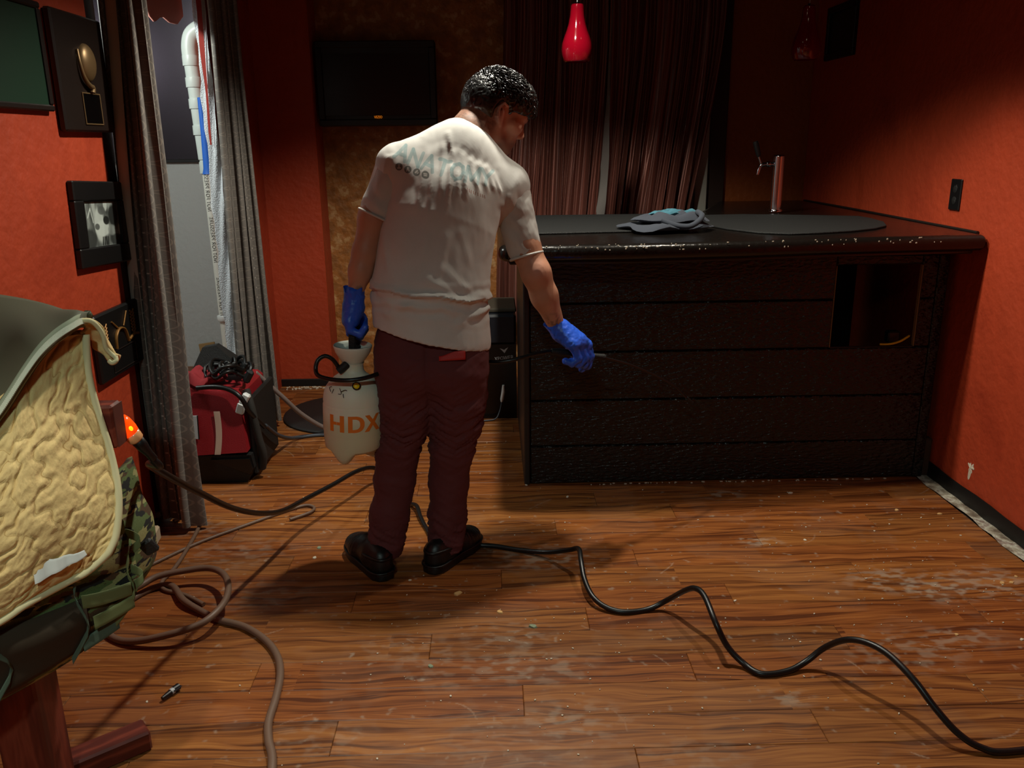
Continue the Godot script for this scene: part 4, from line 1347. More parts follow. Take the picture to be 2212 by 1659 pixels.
	for p: Vector2 in [Vector2(-1.25, -3.0), Vector2(-1.19, -3.08), Vector2(-1.153, -3.058), Vector2(-1.13, -2.92), Vector2(-1.115, -2.75), Vector2(-1.11, -2.62), Vector2(-1.118, -2.53), Vector2(-1.09, -2.475), Vector2(-1.01, -2.438), Vector2(-0.931, -2.378)]:
		hose3.append(lift(p, 0.007))
	tag(part(self, "thin_hose", tube(spline(hose3, 6), 0.007, 10), M.hose_taupe), "short brown hose coming out from under the near doorway curtain", "hose")
	tag(part(self, "thin_hose", tube(spline([Vector3(-1.22, 0.006, -2.62), Vector3(-1.10, 0.006, -2.80), Vector3(-0.98, 0.006, -2.93), Vector3(-0.86, 0.006, -3.05), Vector3(-0.775, 0.007, -3.12), Vector3(-0.73, 0.008, -3.10), Vector3(-0.735, 0.009, -3.05), Vector3(-0.80, 0.008, -2.99)], 6), 0.006, 10), M.hose_taupe), "thin brown hose doubled back on itself on the floor left of the man", "hose")
	var mk := thing("black_marker", "small black capped marker lying on the floor near the wooden stand", "marker", Vector3(-0.884, 0.010, -1.905), "", -0.44)
	part(mk, "barrel", tube([Vector3(0, 0, 0.0), Vector3(0, 0, -0.028)], func(q: float) -> float: return 0.0055 + 0.003 * q, 12), M.black_plastic)
	part(mk, "band", tube([Vector3(0, 0, -0.028), Vector3(0, 0, -0.038)], 0.0088, 12), M.pale_steel)
	part(mk, "cap", tube([Vector3(0, 0, -0.038), Vector3(0, 0, -0.056)], 0.0095, 12), M.black_plastic)
	part(mk, "clip", box(Vector3(0.005, 0.003, 0.026), 0.001), M.black_plastic, Vector3(0.010, 0.004, -0.045))
	tag(part(self, "wood_block", box(Vector3(0.05, 0.055, 0.12), 0.006), mat("pale_wood", Color(0.72, 0.65, 0.54), 0.9), Vector3(-1.262, 0.030, -2.80), Vector3(0, 0.12, 0)), "pale chunk of wood lying against the foot of the left wall", "block")


const CORD_A := [Vector3(-0.732, 0.76, -1.69), Vector3(-0.727, 0.735, -1.71), Vector3(-0.787, 0.705, -1.80), Vector3(-0.783, 0.631, -1.90), Vector3(-0.787, 0.514, -2.08), Vector3(-0.784, 0.371, -2.30), Vector3(-0.765, 0.260, -2.50), Vector3(-0.740, 0.186, -2.68), Vector3(-0.706, 0.141, -2.88), Vector3(-0.637, 0.125, -3.05), Vector3(-0.569, 0.118, -3.20), Vector3(-0.52, 0.08, -3.33), Vector3(-0.46, 0.012, -3.40), Vector3(-0.40, 0.010, -3.34), Vector3(-0.365, 0.010, -3.22), Vector3(-0.350, 0.010, -3.115)]
# run over the floor: x and z where the line of sight meets the floor, y the height of the loop there
const CORD_B := [Vector3(-0.350, 0.002, -3.115), Vector3(-0.321, 0.01, -3.092), Vector3(-0.299, 0.005, -2.996), Vector3(-0.269, 0.0, -2.893), Vector3(-0.228, 0.0, -2.796), Vector3(-0.125, 0.0, -2.75), Vector3(-0.02, 0.0, -2.735), Vector3(0.073, 0.0, -2.699), Vector3(0.170, 0.01, -2.677), Vector3(0.25, 0.04, -2.69), Vector3(0.286, 0.055, -2.696), Vector3(0.286, 0.05, -2.614), Vector3(0.284, 0.03, -2.486), Vector3(0.298, 0.015, -2.373), Vector3(0.333, 0.004, -2.305), Vector3(0.387, 0.0, -2.276), Vector3(0.460, 0.0, -2.289), Vector3(0.528, 0.02, -2.338), Vector3(0.599, 0.07, -2.395), Vector3(0.636, 0.09, -2.405), Vector3(0.652, 0.09, -2.352), Vector3(0.648, 0.07, -2.206), Vector3(0.650, 0.03, -2.085), Vector3(0.672, 0.005, -2.002), Vector3(0.707, 0.0, -1.951), Vector3(0.780, 0.0, -1.960), Vector3(0.845, 0.01, -2.000), Vector3(0.921, 0.04, -2.063), Vector3(0.995, 0.08, -2.099), Vector3(1.050, 0.095, -2.085), Vector3(1.088, 0.095, -2.023), Vector3(1.103, 0.08, -1.906), Vector3(1.101, 0.05, -1.792), Vector3(1.109, 0.02, -1.697), Vector3(1.137, 0.004, -1.647), Vector3(1.194, 0.0, -1.631), Vector3(1.40, 0.0, -1.66)]
const HOSE := [Vector3(-1.24, 0.02, -2.40), Vector3(-1.181, 0.03, -2.495), Vector3(-1.145, 0.04, -2.561), Vector3(-1.066, 0.045, -2.598), Vector3(-0.991, 0.05, -2.611), Vector3(-0.929, 0.055, -2.570), Vector3(-0.888, 0.06, -2.491), Vector3(-0.869, 0.055, -2.403), Vector3(-0.877, 0.05, -2.321), Vector3(-0.906, 0.04, -2.258), Vector3(-0.972, 0.03, -2.211), Vector3(-1.054, 0.01, -2.178), Vector3(-1.118, 0.0, -2.186), Vector3(-1.172, 0.0, -2.239), Vector3(-1.19, 0.0, -2.34), Vector3(-1.15, 0.0, -2.46), Vector3(-1.08, 0.002, -2.50), Vector3(-1.0, 0.01, -2.40), Vector3(-0.90, 0.0, -2.315), Vector3(-0.851, 0.0, -2.281), Vector3(-0.762, 0.0, -2.239), Vector3(-0.680, 0.0, -2.163), Vector3(-0.627, 0.0, -2.081), Vector3(-0.599, 0.0, -1.994), Vector3(-0.587, 0.0, -1.895), Vector3(-0.582, 0.0, -1.803), Vector3(-0.565, 0.0, -1.735), Vector3(-0.533, 0.0, -1.641), Vector3(-0.50, 0.0, -1.4)]


# ---------------------------------------------------------------- wooden stand with the vest and the quilt
func build_stand() -> void:
	var s := thing("wooden_stand", "red-brown wooden stand of thick posts that carries the vest and quilt", "stand", Vector3(-1.0, 0, -1.55))
	part(s, "post", wood(Vector3(-0.055, 0.06, -0.045), Vector3(0.045, 1.0, 0.045)), M.stand_wood)
	part(s, "beam", wood(Vector3(-0.24, 0.817, -0.095), Vector3(0.242, 0.907, -0.05)), M.stand_wood)
	part(s, "beam_end", box_between(Vector3(0.2425, 0.819, -0.093), Vector3(0.244, 0.905, -0.052), 0.0005), M.stand_end)
	var f := part(s, "foot", wood(Vector3(-0.30, 0.0, -0.033), Vector3(0.235, 0.052, 0.033)), M.stand_wood, Vector3(-0.045, 0, -0.055))
	f.rotation.y = 0.66
	# vest
	var v := thing("camouflage_vest", "camouflage vest with webbing straps hanging on the wooden stand under the quilt", "vest", Vector3.ZERO)
	var right := [Vector3(-0.800, 0.73, -1.635), Vector3(-0.786, 0.692, -1.62), Vector3(-0.778, 0.650, -1.61), Vector3(-0.757, 0.606, -1.60), Vector3(-0.751, 0.565, -1.59), Vector3(-0.748, 0.535, -1.58), Vector3(-0.756, 0.497, -1.57), Vector3(-0.802, 0.442, -1.54)]
	var bottom := [Vector3(-0.802, 0.442, -1.54), Vector3(-0.840, 0.420, -1.51), Vector3(-0.880, 0.400, -1.48), Vector3(-0.958, 0.381, -1.40), Vector3(-1.067, 0.360, -1.32), Vector3(-1.20, 0.34, -1.27)]
	var left := [Vector3(-1.15, 0.80, -1.40), Vector3(-1.18, 0.7, -1.33), Vector3(-1.20, 0.5, -1.28), Vector3(-1.20, 0.34, -1.27)]
	var top := [Vector3(-0.800, 0.73, -1.635), Vector3(-0.93, 0.77, -1.52), Vector3(-1.15, 0.80, -1.40)]
	var vest := func(u: float, w: float) -> Vector3:
		return coons(right, left, top, bottom, u, w) + Vector3(0.25, 0, 0.97) * (0.045 * sin(u * PI) * sin(w * PI) + 0.006 * sin(w * 26.0 + u * 4.0) * sin(u * PI))
	part(v, "front_panel", sheet(40, 40, mirrored(vest), 0.035, Vector2(1, 1)), M.camo)
	# side wall of the pouch, towards the room
	part(v, "side_panel", sheet(8, 30, func(u: float, w: float) -> Vector3:
		return along(right, w) + Vector3(-0.03 + 0.012 * sin(u * PI), -0.01 * u, -0.02 - 0.16 * u), 0.012, Vector2(0.3, 1)), M.camo)
	part(v, "pouch", sheet(12, 12, func(u: float, w: float) -> Vector3:
		return vest.call(0.62 - 0.34 * u, 0.62 + 0.32 * w) + Vector3(0.004, 0, 0.014) * (0.4 + sin(u * PI) * sin(w * PI)), 0.01, Vector2(0.4, 0.4)), M.camo_dark)
	var k := 0
	for q: Array in [[0.05, 0.30, 0.72, 0.63], [0.02, 0.26, 0.84, 0.80], [0.60, 0.99, 0.64, 0.66], [0.66, 0.99, 0.76, 0.80], [0.62, 0.99, 0.90, 0.92], [0.03, 0.30, 0.93, 0.91]]:
		var pts := []
		for i in 9:
			var t := i / 8.0
			pts.append(vest.call(lerpf(q[0], q[1], t), lerpf(q[2], q[3], t)) + Vector3(0.005, 0.0, 0.012))
		part(v, "webbing_strap", ribbon(pts, 0.028, 0.003), M.camo_web if k % 3 != 2 else M.camo_teal)
		k += 1
	for q: Array in [[0.04, 0.48], [0.30, 0.5], [0.58, 0.55]]:
		var pts := []
		for i in 9:
			pts.append(vest.call(q[0] + 0.02 * sin(i), lerpf(float(q[1]), 0.97, i / 8.0)) + Vector3(0.004, 0, 0.014))
		part(v, "webbing_strap", ribbon(pts, 0.016, 0.002), M.camo_web if q[0] < 0.1 else M.camo_teal)
	part(v, "buckle", box(Vector3(0.03, 0.035, 0.014), 0.004), M.matte_black, Vector3(-0.742, 0.58, -1.64), Vector3(0.2, 0.3, 0.5))
	# loose tabs and loops that stick out at the side
	for q: Array in [[-0.775, 0.655, -1.60, 0.5], [-0.752, 0.615, -1.61, -0.2], [-0.744, 0.548, -1.585, -0.5]]:
		part(v, "webbing_loop", ribbon(spline([Vector3(q[0] - 0.03, q[1] + 0.012, q[2]), Vector3(q[0] - 0.005, q[1] + 0.014, q[2] + 0.012), Vector3(q[0] + 0.012, q[1] - 0.002, q[2] + 0.010), Vector3(q[0] - 0.008, q[1] - 0.02, q[2] + 0.014)], 5), 0.02, 0.002), M.camo_web)
	# quilt
	var qu := thing("quilted_liner", "quilted liner with tan inner side, olive shell and ribbed hem, draped over the vest", "quilt", Vector3.ZERO)
	var qr := [Vector3(-0.795, 1.048, -1.62), Vector3(-0.797, 0.978, -1.61), Vector3(-0.788, 0.914, -1.60), Vector3(-0.763, 0.814, -1.58), Vector3(-0.746, 0.738, -1.55), Vector3(-0.747, 0.672, -1.52), Vector3(-0.757, 0.641, -1.50)]
	var ql := [Vector3(-0.990, 0.915, -1.39), Vector3(-0.983, 0.805, -1.33), Vector3(-0.980, 0.726, -1.30), Vector3(-0.984, 0.641, -1.28), Vector3(-0.996, 0.549, -1.27)]
	var qt := [Vector3(-0.795, 1.048, -1.62), Vector3(-0.822, 1.050, -1.60), Vector3(-0.848, 1.028, -1.56), Vector3(-0.872, 0.998, -1.515), Vector3(-0.900, 0.965, -1.475), Vector3(-0.990, 0.915, -1.39)]
	var qb := [Vector3(-0.757, 0.641, -1.50), Vector3(-0.793, 0.613, -1.48), Vector3(-0.820, 0.604, -1.46), Vector3(-0.869, 0.593, -1.40), Vector3(-0.907, 0.574, -1.37), Vector3(-0.996, 0.549, -1.27)]
	var crease := noise(FastNoiseLite.TYPE_SIMPLEX_SMOOTH, 1.0, 34, 3)
	var quilt := func(u: float, w: float) -> Vector3:
		var p: Vector3 = coons(qr, ql, qt, qb, u, w)
		var h := 0.035 * sin(clampf(u, 0.0, 1.0) * PI) * sin(w * PI)
		var e := smoothstep(0.0, 0.06, u) * smoothstep(1.0, 0.94, w)
		h += e * 0.0042 * smoothstep(0.0, 0.30, absf(meander.get_noise_2d((1.0 - u) * 512.0 * 0.6, w * 512.0)))
		h += e * 0.003 * crease.get_noise_2d(u * 7.0, w * 13.0)
		return p + Vector3(0.42, 0.1, 0.90) * h
	var tan_side := part(qu, "tan_side", sheet(110, 120, mirrored(quilt), 0.012, Vector2(1, 1)), M.quilt_tan)
	var rim := []
	for i in 41:
		rim.append(quilt.call(0.0, i / 40.0) + Vector3(0.001, 0, 0.003))
	for i in range(1, 31):
		rim.append(quilt.call(i / 30.0, 1.0) + Vector3(0.0, -0.002, 0.002))
	part(qu, "edge_binding", tube(rim, 0.0075, 8), M.quilt_edge)
	var hem := [Vector3(-0.802, 1.063, -1.66), Vector3(-0.798, 1.076, -1.62), Vector3(-0.800, 1.074, -1.58), Vector3(-0.818, 1.060, -1.55), Vector3(-0.836, 1.038, -1.52), Vector3(-0.856, 1.003, -1.49), Vector3(-0.884, 0.950, -1.45), Vector3(-0.913, 0.903, -1.40), Vector3(-0.956, 0.864, -1.33), Vector3(-1.03, 0.82, -1.26)]
	var back := [Vector3(-0.800, 1.062, -1.665), Vector3(-0.845, 1.062, -1.72), Vector3(-0.931, 1.086, -1.75), Vector3(-1.041, 1.102, -1.78), Vector3(-1.204, 1.117, -1.80)]
	part(qu, "olive_shell", sheet(50, 24, func(v_: float, w: float) -> Vector3:
		var u := 1.0 - v_
		var a: Vector3 = along(back, u)
		var b: Vector3 = along(hem, u)
		var p := a.lerp(b, w)
		p.y += 0.022 * sin(w * PI) + 0.004 * sin(u * 19.0 + w * 5.0) * sin(w * PI)
		return p, 0.014), M.shell_green)
	var band := ribbon_dir(spline(hem, 8), Vector3(0.30, -0.83, 0.47), 0.028, 0.006)
	var hb := part(qu, "hem_band", band, M.hem_green)
	var st := Shape.new()
	var line := spline(hem, 22)
	for i in range(2, line.size() - 1):
		var d: Vector3 = ((line[i + 1] if i + 1 < line.size() else line[i]) - line[i - 1] as Vector3).normalized()
		var out := d.cross(Vector3(0.30, -0.83, 0.47)).normalized()
		st.box(line[i] + Vector3(0.30, -0.83, 0.47) * 0.0015 + Vector3(0.006, 0.002, 0.012), Vector3(0.0026, 0.013, 0.003), 0.0008, Basis(Quaternion(Vector3.UP, Vector3(0.30, -0.83, 0.47).normalized())))
	var stitches := part(hb, "stitches", mesh_of(st), M.stitch)
	stitches.set_meta("kind", "stuff")
	# the corner that curls over
	var fo := [Vector3(-0.798, 1.077, -1.605), Vector3(-0.780, 1.075, -1.615), Vector3(-0.771, 1.058, -1.625), Vector3(-0.767, 1.039, -1.63), Vector3(-0.768, 1.017, -1.635), Vector3(-0.762, 1.003, -1.64), Vector3(-0.754, 0.996, -1.64)]
	var fi := [Vector3(-0.800, 1.050, -1.61), Vector3(-0.803, 1.042, -1.64), Vector3(-0.804, 1.028, -1.65), Vector3(-0.803, 1.013, -1.655), Vector3(-0.795, 1.003, -1.66), Vector3(-0.782, 0.992, -1.655), Vector3(-0.768, 0.988, -1.645)]
	part(qu, "turned_corner", sheet(24, 10, func(u: float, w: float) -> Vector3:
		var p: Vector3 = along(fo, u).lerp(along(fi, u), w)
		return p + Vector3(-0.3, 0.1, 0.9) * (-0.016 * sin(w * PI) + 0.003 * sin(u * 14.0 + w * 6.0)), 0.006), M.quilt_tan)
	var cu := spline(fo, 4)
	cu.append_array(spline([Vector3(-0.754, 0.996, -1.64), Vector3(-0.752, 0.990, -1.635), Vector3(-0.758, 0.987, -1.63), Vector3(-0.764, 0.991, -1.632)], 4))
	part(qu, "corner_binding", tube(cu, 0.0048, 8), M.quilt_edge)
	part(qu, "care_tag", sheet(10, 5, func(u: float, w: float) -> Vector3:
		var a := Vector3(-0.850, 0.669, -1.405).lerp(Vector3(-0.780, 0.668, -1.455), u)
		var b := Vector3(-0.846, 0.633, -1.395).lerp(Vector3(-0.776, 0.657, -1.455), u)
		return a.lerp(b, w) + Vector3(0.2, 0, 0.9) * (0.004 * sin(u * 17.0) + 0.003), 0.0012), M.tag_white)


func wood(lo: Vector3, hi: Vector3) -> ArrayMesh:
	var s := Shape.new()
	s.box((lo + hi) * 0.5, hi - lo, 0.005)
	var size := hi - lo
	var ax := size.max_axis_index()
	for i in s.v.size():        # the grain runs along the piece
		var q := s.v[i]
		s.uv[i] = Vector2(q[ax], q[(ax + 1) % 3] + 0.83 * q[(ax + 2) % 3] + lo.x)
	return mesh_of(s)


# the same surface with u running the other way, so that its front turns round
func mirrored(f: Callable) -> Callable:
	return func(u: float, w: float) -> Vector3: return f.call(1.0 - u, w)


# a patch between four boundary lines: right and left run down, top and bottom run from right to left
func coons(right: Array, left: Array, top: Array, bottom: Array, u: float, w: float) -> Vector3:
	var a := along(right, w).lerp(along(left, w), u)
	var b := along(top, u).lerp(along(bottom, u), w)
	var c: Vector3 = (right[0] as Vector3).lerp(left[0], u).lerp((right[-1] as Vector3).lerp(left[-1], u), w)
	return a + b - c


func ribbon(p: Array, width: float, thick: float) -> ArrayMesh:
	return ribbon_dir(p, Vector3.UP, width, thick)


# a flat band along points, its width along `wide`
func ribbon_dir(p: Array, wide: Vector3, width: float, thick: float) -> ArrayMesh:
	wide = wide.normalized()
	return sheet(p.size() - 1, 4, func(u: float, w: float) -> Vector3:
		var i := int(round(u * (p.size() - 1)))
		return p[i] - wide * (width * (w - 0.5)) , thick, Vector2(4, 1))


# ---------------------------------------------------------------- pump sprayer
func build_sprayer() -> void:
	var s := thing("pump_sprayer", "white pump sprayer with orange lettering, carried in the man's left hand", "sprayer", Vector3(-0.472, 0.392, -2.625))
	s.rotation.z = -0.05
	var prof := []
	for q: Array in [[0.0, 0.022], [0.03, 0.02], [0.052, 0.010], [0.068, 0.004], [0.080, 0.012], [0.088, 0.028], [0.093, 0.05], [0.0955, 0.08], [0.0965, 0.10], [0.0965, 0.108], [0.0978, 0.112], [0.098, 0.15], [0.098, 0.196], [0.0965, 0.200], [0.0965, 0.206], [0.097, 0.212], [0.0945, 0.232], [0.088, 0.252], [0.077, 0.268], [0.062, 0.283], [0.046, 0.295], [0.037, 0.303], [0.034, 0.312], [0.033, 0.326], [0.036, 0.334]]:
		prof.append(Vector2(q[0], q[1]))
	var np := prof.size() - 1
	var tank := grid(60, np, func(u: float, w: float) -> Vector3:
		var q: Vector2 = prof[int(round(w * np))]
		var a := TAU * u
		var lobe := maxf(0.0, cos(a * 3.0 + 0.6))
		var k := smoothstep(0.065, 0.0, q.y)
		return Vector3(cos(a) * q.x * (1.0 - 0.05 * k * (1.0 - lobe)), q.y + 0.034 * k * (1.0 - lobe) * smoothstep(0.02, 0.07, q.x), sin(a) * q.x * (1.0 - 0.05 * k * (1.0 - lobe))), false, Vector2(1, 1), true)
	part(s, "tank", tank, tank_skin())
	var cup := []
	for q: Array in [[0.033, 0.330], [0.034, 0.336], [0.045, 0.350], [0.056, 0.368], [0.0605, 0.382], [0.0615, 0.389], [0.059, 0.391], [0.054, 0.382], [0.046, 0.362], [0.036, 0.350], [0.0, 0.346]]:
		cup.append(Vector2(q[0], q[1]))
	part(s, "filling_funnel", lathe(cup, 44), mat("funnel_white", Color(0.88, 0.90, 0.84), 0.45))
	part(s, "pump_cap", lathe([Vector2(0.026, 0.345), Vector2(0.026, 0.362), Vector2(0.020, 0.368), Vector2(0.0, 0.369)], 28), M.matte_black)
	var h := Shape.new()
	h.box(Vector3(0.002, 0.415, 0.022), Vector3(0.022, 0.10, 0.012), 0.003)
	h.box(Vector3(0.006, 0.415, -0.055), Vector3(0.022, 0.10, 0.012), 0.003)
	h.box(Vector3(0.004, 0.372, -0.016), Vector3(0.030, 0.014, 0.10), 0.004)
	h.box(Vector3(0.004, 0.467, -0.016), Vector3(0.024, 0.016, 0.09), 0.006)
	part(s, "pump_handle", mesh_of(h), M.matte_black)
	var r := 0.0983
	part(s, "maker_name", letters("HDX", 0.050, 0.0008, func(q: Vector3) -> Vector3:
		var a := q.x * 1.30 / r + 0.14
		return Vector3(sin(a) * (r + q.z), q.y + 0.150, cos(a) * (r + q.z)), true), mat("orange_print", Color(0.88, 0.47, 0.13), 0.6))
	part(s, "relief_valve", ball(Vector3(0.0105, 0.0105, 0.007), 18, 10), M.yellow_valve, Vector3(0.022, 0.276, 0.076), Vector3(-0.6, 0.3, 0))
	part(s, "valve_ring", lathe([Vector2(0.0105, -0.003), Vector2(0.0135, -0.002), Vector2(0.0135, 0.002), Vector2(0.0105, 0.003)], 20), M.matte_black, Vector3(0.022, 0.2755, 0.0755), Vector3(PI / 2 - 0.6, 0.3, 0))
	for q: Array in [[[-0.030, 0.268], [-0.024, 0.252], [-0.034, 0.250]], [[-0.024, 0.258], [-0.012, 0.264], [-0.006, 0.262]], [[-0.018, 0.252], [-0.016, 0.240]], [[-0.058, 0.268], [-0.066, 0.262], [-0.060, 0.252]], [[-0.05, 0.262], [-0.056, 0.248]]]:
		var pts := []
		for p: Array in q:
			var rr := 0.0885 + 0.14 * (0.25 - float(p[1])) * 2.0 + 0.002
			rr = clampf(rr, 0.07, 0.098)
			pts.append(Vector3(p[0], p[1], sqrt(maxf(0.0, rr * rr - float(p[0]) * float(p[0])))))
		part(s, "pen_mark", tube(spline(pts, 4), 0.0011, 5), M.print_black)
	part(s, "hose_nut", tube([Vector3(-0.055, 0.296, 0.015), Vector3(-0.030, 0.318, 0.012), Vector3(-0.026, 0.322, 0.012)], func(t: float) -> float: return 0.013 if t < 0.8 else 0.009, 14), M.matte_black, Vector3(0.015, 0.015, 0.02))
	# everything of the hose in world places, brought into the sprayer's own axes
	var inv := s.transform.affine_inverse()
	var own := func(list: Array) -> Array:
		var out := []
		for q: Vector3 in list:
			out.append(inv * q)
		return out
	var hose := [Vector3(-0.497, 0.716, -2.595), Vector3(-0.512, 0.745, -2.585), Vector3(-0.535, 0.757, -2.58), Vector3(-0.556, 0.745, -2.57), Vector3(-0.562, 0.718, -2.56), Vector3(-0.548, 0.703, -2.54), Vector3(-0.50, 0.696, -2.520), Vector3(-0.443, 0.696, -2.512), Vector3(-0.39, 0.700, -2.535), Vector3(-0.345, 0.705, -2.60), Vector3(-0.325, 0.705, -2.72), Vector3(-0.24, 0.70, -2.79), Vector3(-0.10, 0.695, -2.77), Vector3(-0.018, 0.699, -2.70), Vector3(0.047, 0.706, -2.68), Vector3(0.125, 0.720, -2.70), Vector3(0.196, 0.724, -2.73)]
	part(s, "hose", tube(spline(own.call(hose), 7), 0.0068, 12), M.cord_black)
	part(s, "wand_grip", tube(spline(own.call([Vector3(0.19, 0.724, -2.727), Vector3(0.24, 0.715, -2.742), Vector3(0.30, 0.700, -2.77), Vector3(0.366, 0.683, -2.80), Vector3(0.378, 0.679, -2.806)]), 5), func(t: float) -> float: return 0.0105 + 0.002 * sin(t * 9.0), 14), M.matte_black)
	part(s, "trigger", tube(spline(own.call([Vector3(0.33, 0.70, -2.785), Vector3(0.29, 0.728, -2.762), Vector3(0.25, 0.736, -2.745)]), 5), 0.005, 8), M.matte_black)
	part(s, "wand", tube(spline(own.call([Vector3(0.375, 0.68, -2.805), Vector3(0.50, 0.625, -2.88), Vector3(0.653, 0.528, -2.98), Vector3(0.715, 0.468, -3.02), Vector3(0.738, 0.446, -3.03)]), 6), 0.0045, 10), M.cord_black)
	part(s, "nozzle", tube(own.call([Vector3(0.725, 0.459, -3.025), Vector3(0.748, 0.436, -3.034)]), 0.0075, 12), M.matte_black)


# translucent plastic, its lower half tinted by the liquid inside
func tank_skin() -> StandardMaterial3D:
	var img := Image.create(8, 128, false, Image.FORMAT_RGB8)
	for y in 128:
		var c := Color(0.90, 0.90, 0.82).lerp(Color(0.82, 0.81, 0.68), smoothstep(62.0, 56.0, y))
		for x in 8:
			img.set_pixel(x, y, c)
	var m := mat("tank_plastic", Color.WHITE, 0.5, {"backlight_enabled": true, "backlight": Color(0.25, 0.25, 0.22), "subsurf_scatter_enabled": true, "subsurf_scatter_strength": 0.15})
	m.albedo_texture = tex_of(img)
	return m


# ---------------------------------------------------------------- the man: bones as (from, to, radius, radius, blend, flattened along, by)
const SHIRT := [
	[Vector3(-0.107, 1.347, -2.745), Vector3(-0.127, 1.270, -2.715), 0.090, 0.140, 0.050, Vector3(0, 0, 1), 0.35],
	[Vector3(-0.127, 1.270, -2.715), Vector3(-0.162, 1.159, -2.675), 0.140, 0.171, 0.050, Vector3(0, 0, 1), 0.55],
	[Vector3(-0.162, 1.159, -2.675), Vector3(-0.185, 1.047, -2.655), 0.171, 0.173, 0.040, Vector3(0, 0, 1), 0.55],
	[Vector3(-0.185, 1.047, -2.655), Vector3(-0.200, 0.932, -2.640), 0.173, 0.180, 0.030, Vector3(0, 0, 1), 0.55],
	[Vector3(-0.200, 0.932, -2.640), Vector3(-0.200, 0.790, -2.635), 0.180, 0.189, 0.030, Vector3(0, 0, 1), 0.45],
	[Vector3(-0.288, 1.340, -2.695), Vector3(-0.110, 1.373, -2.745), 0.060, 0.084, 0.060],
	[Vector3(0.053, 1.269, -2.760), Vector3(-0.096, 1.368, -2.750), 0.068, 0.082, 0.060],
	[Vector3(-0.127, 1.242, -2.710), Vector3(-0.291, 1.301, -2.700), 0.102, 0.058, 0.060],
	[Vector3(-0.128, 1.228, -2.710), Vector3(0.026, 1.224, -2.745), 0.102, 0.068, 0.060],
	[Vector3(-0.288, 1.336, -2.695), Vector3(-0.353, 1.205, -2.675), 0.060, 0.056, 0.030],
	[Vector3(0.050, 1.266, -2.760), Vector3(0.102, 1.069, -2.725), 0.068, 0.055, 0.030],
]
const ARMS := [
	[Vector3(-0.300, 1.340, -2.695), Vector3(-0.371, 1.177, -2.670), 0.054, 0.045, 0.020],
	[Vector3(-0.371, 1.177, -2.670), Vector3(-0.400, 1.071, -2.655), 0.045, 0.038, 0.020],
	[Vector3(-0.400, 1.071, -2.655), Vector3(-0.416, 1.015, -2.645), 0.039, 0.036, 0.020],
	[Vector3(-0.416, 1.015, -2.645), Vector3(-0.437, 0.938, -2.625), 0.036, 0.023, 0.020],
	[Vector3(0.050, 1.263, -2.760), Vector3(0.102, 1.078, -2.725), 0.055, 0.049, 0.020],
	[Vector3(0.102, 1.078, -2.725), Vector3(0.139, 0.990, -2.705), 0.049, 0.046, 0.020],
	[Vector3(0.139, 0.990, -2.705), Vector3(0.166, 0.913, -2.715), 0.046, 0.043, 0.020],
	[Vector3(0.166, 0.913, -2.715), Vector3(0.210, 0.804, -2.735), 0.043, 0.027, 0.020],
	[Vector3(0.143, 1.006, -2.680), Vector3(0.149, 0.991, -2.680), 0.013, 0.013, 0.030],
]
const NECK := [
	[Vector3(-0.089, 1.367, -2.750), Vector3(-0.065, 1.430, -2.780), 0.064, 0.059, 0.030],
	[Vector3(-0.065, 1.430, -2.780), Vector3(-0.020, 1.478, -2.820), 0.059, 0.058, 0.030],
	[Vector3(-0.096, 1.368, -2.750), Vector3(-0.231, 1.349, -2.700), 0.058, 0.043, 0.050],
	[Vector3(-0.089, 1.360, -2.750), Vector3(0.019, 1.288, -2.755), 0.058, 0.044, 0.050],
]
const TRUNK := [
	[Vector3(-0.111, 1.340, -2.745), Vector3(-0.165, 1.159, -2.680), 0.076, 0.142, 0.050, Vector3(0, 0, 1), 0.6],
	[Vector3(-0.165, 1.159, -2.680), Vector3(-0.197, 0.931, -2.645), 0.142, 0.135, 0.050, Vector3(0, 0, 1), 0.6],
	[Vector3(-0.197, 0.931, -2.645), Vector3(-0.203, 0.738, -2.630), 0.135, 0.120, 0.050, Vector3(0, 0, 1), 0.7],
	[Vector3(-0.282, 0.708, -2.630), Vector3(-0.306, 0.532, -2.640), 0.075, 0.061, 0.030],
	[Vector3(-0.126, 0.695, -2.640), Vector3(-0.131, 0.526, -2.650), 0.075, 0.061, 0.030],
	[Vector3(-0.306, 0.532, -2.640), Vector3(-0.349, 0.301, -2.645), 0.058, 0.044, 0.030],
	[Vector3(-0.349, 0.301, -2.645), Vector3(-0.380, 0.075, -2.600), 0.044, 0.028, 0.030],
	[Vector3(-0.131, 0.526, -2.650), Vector3(-0.163, 0.289, -2.665), 0.058, 0.044, 0.030],
	[Vector3(-0.163, 0.289, -2.665), Vector3(-0.188, 0.043, -2.635), 0.044, 0.029, 0.030],
]
